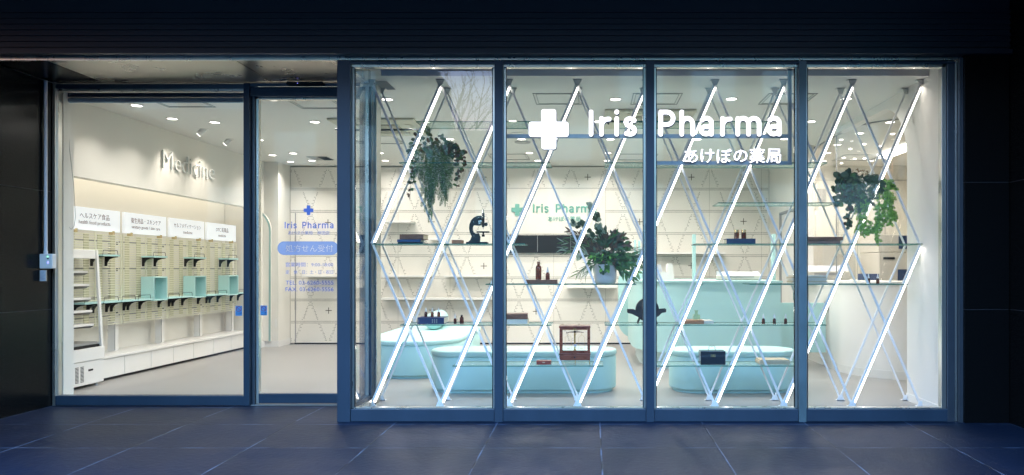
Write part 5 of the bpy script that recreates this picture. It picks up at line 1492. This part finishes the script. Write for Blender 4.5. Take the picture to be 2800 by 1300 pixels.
# curved white counter and full-height curved glass
wc = thing('white_counter', 'white curved dispensing counter with rounded corner at the right', 'counter', (3.6, 8.6, 0))
def cpath(o=0.0):
    P = [(2.90 + o, 10.1)] + [(2.90 + o, 9.0)]
    cx_, cy_ = 3.72, 8.62; rx, ry = .82 - o, .80 - o
    P += [(cx_ - rx*math.cos(R(a)), cy_ - ry*math.sin(R(a))) for a in range(0, 91, 6)]
    P += [(4.3, 7.82 + o), (5.38, 7.82 + o)]
    return P
back = [(5.38, 8.4), (3.9, 8.4), (3.55, 8.75), (3.45, 10.1)]
wallpath(cpath() + back, .0, 1.035, 'counter_front', WHITE, wc)
wallpath(cpath(-.02) + back, 1.036, 1.066, 'countertop', WHITE, wc)
def skirt(o0, o1, z0, z1, nm, m, par):
    A = cpath(o0); B2 = cpath(o1); b = MB(); n = len(A)
    for z in (z0, z1):
        for Q in (A, B2): b.v += [(x, y, z) for x, y in Q]
    for i in range(n - 1):
        for f in ((i, i+1, n+i+1, n+i), (2*n+i, 3*n+i, 3*n+i+1, 2*n+i+1), (i, 2*n+i, 2*n+i+1, i+1), (n+i, n+i+1, 3*n+i+1, 3*n+i)): b.f.append(list(f)); b.m.append(0)
    return b.build(nm, m, par, smooth=False)
skirt(-.008, -.001, .0, .095, 'skirting', mat('skirting_pale', (.76, .74, .70), .45), wc)
cg = thing('curved_screen', 'clear curved glass screen rising from the white counter to the ceiling', 'glass screen', (3.3, 8.8, 1.07))
skirt(.12, .128, 1.067, C - .012, 'glass_panel', GLASS, cg)
skirt(.115, .133, C - .012, C - .001, 'top_rail', GREYM, cg)
b = MB()
for px in (2236, 2292):
    A = cpath(.118)
    best = min(A, key=lambda q: abs(1617 + 2000*q[0]/q[1] - px)); b.box(best[0] - .005, best[0] + .005, best[1] - .005, best[1] + .012, 1.067, C - .012)
b.build('joint_strip', GREYM, cg)
dev('office_printer', 'large white office printer standing behind the curved glass', 'printer', 2205, 2325, 727, 768, 9.35, .4, 'flat')
b = MB(); b.box(PX(2347, 9), PX(2404, 9), 9.0, 9.03, 1.00, PZ(749, 9)); b.build('computer_monitor', NAVYP, label='low dark blue monitor back showing over the white counter', cat='monitor', bevel=.006)

# right interior wall with arched opening
XR = 2.887
rw = thing('right_wall', 'smooth white right wall ending in a tall arched opening', 'wall', (XR + .05, 6.3, 0))
poly = [(5.85, 0), (6.69, 0)] + [(6.69, 2.20)] + [(6.69 + .60 - .60*math.cos(R(a)), 2.20 + .58*math.sin(R(a))) for a in range(6, 91, 7)] + [(8.6, 2.80), (8.6, 2.935), (5.85, 2.935)]
b = MB(); b.prism(poly, 'x', XR, XR + .10); b.build('wall_plaster', WHITE, rw)
b = MB(); b.box(XR - .009, XR - .0005, 5.86, 6.69, .004, .07); b.build('skirting', WHITE, rw)
MB().box(XR + .101, 5.5, 6.3, 6.4, 0, C).build('partition', WALL, rw)

# ================================================================== far side of the street (seen only as faint reflections)
op = thing('opposite_building', 'dark office block across the street with rows of dim windows', 'building', (0, -20, -.44))
b = MB(); b.box(-22, -7.2, -26, -20, -.43, 10.5); b.box(-7.2, -4.2, -26, -20.01, -.43, 7.2); b.box(-4.2, 16, -26, -20, -.43, 11)
b.build('facade', mat('dark_concrete', (.05, .052, .058), .8), op)
for i in range(11):
    for j in range(3):
        x = -20.5 + i*3.1
        if (i * 5 + j * 3) % 4 and not (-9.2 < x < -4.2 and j == 2):
            MB().box(x, x + 1.9, -19.98, -19.95, 3.4 + j*2.5, 4.9 + j*2.5).build('window', MATS.get('dim_window') or mat('dim_window', (.1, .12, .15), .3, emit=(.6, .72, 1.0), es=.32), op)
# bare street tree
random.seed(5)
bt = thing('street_tree', 'bare leafless street tree on the far kerb mirrored faintly in the top of the glass', 'tree', (-4.6, -12, -.3))
tb = MB(); cb_ = MB()
def branch(B, p, d, L, r, dep):
    q = p + d * L; B.tube([p, p.lerp(q, .5) + Vector((rnd(-.05, .05), 0, rnd(-.03, .05))) * L, q], [r, r*.85, r*.7], 5)
    if dep == 0: return
    for _ in range(3 if dep > 1 else 2):
        nd = (d + Vector((rnd(-.8, .8), rnd(-.5, .5), rnd(-.1, .6)))).normalized(); branch(cb_, q, nd, L * rnd(.6, .8), r * .6, dep - 1)
branch(tb, Vector((-4.6, -12, -.42)), Vector((0, 0, 1)), 3.4, .11, 0)
for _ in range(4): branch(cb_, Vector((-4.6, -12, 2.9)), Vector((rnd(-.6, .6), rnd(-.3, .3), 1)).normalized(), 1.7, .07, 4)
tb.build('trunk', STEM, bt); cb_.build('crown', STEM, bt)
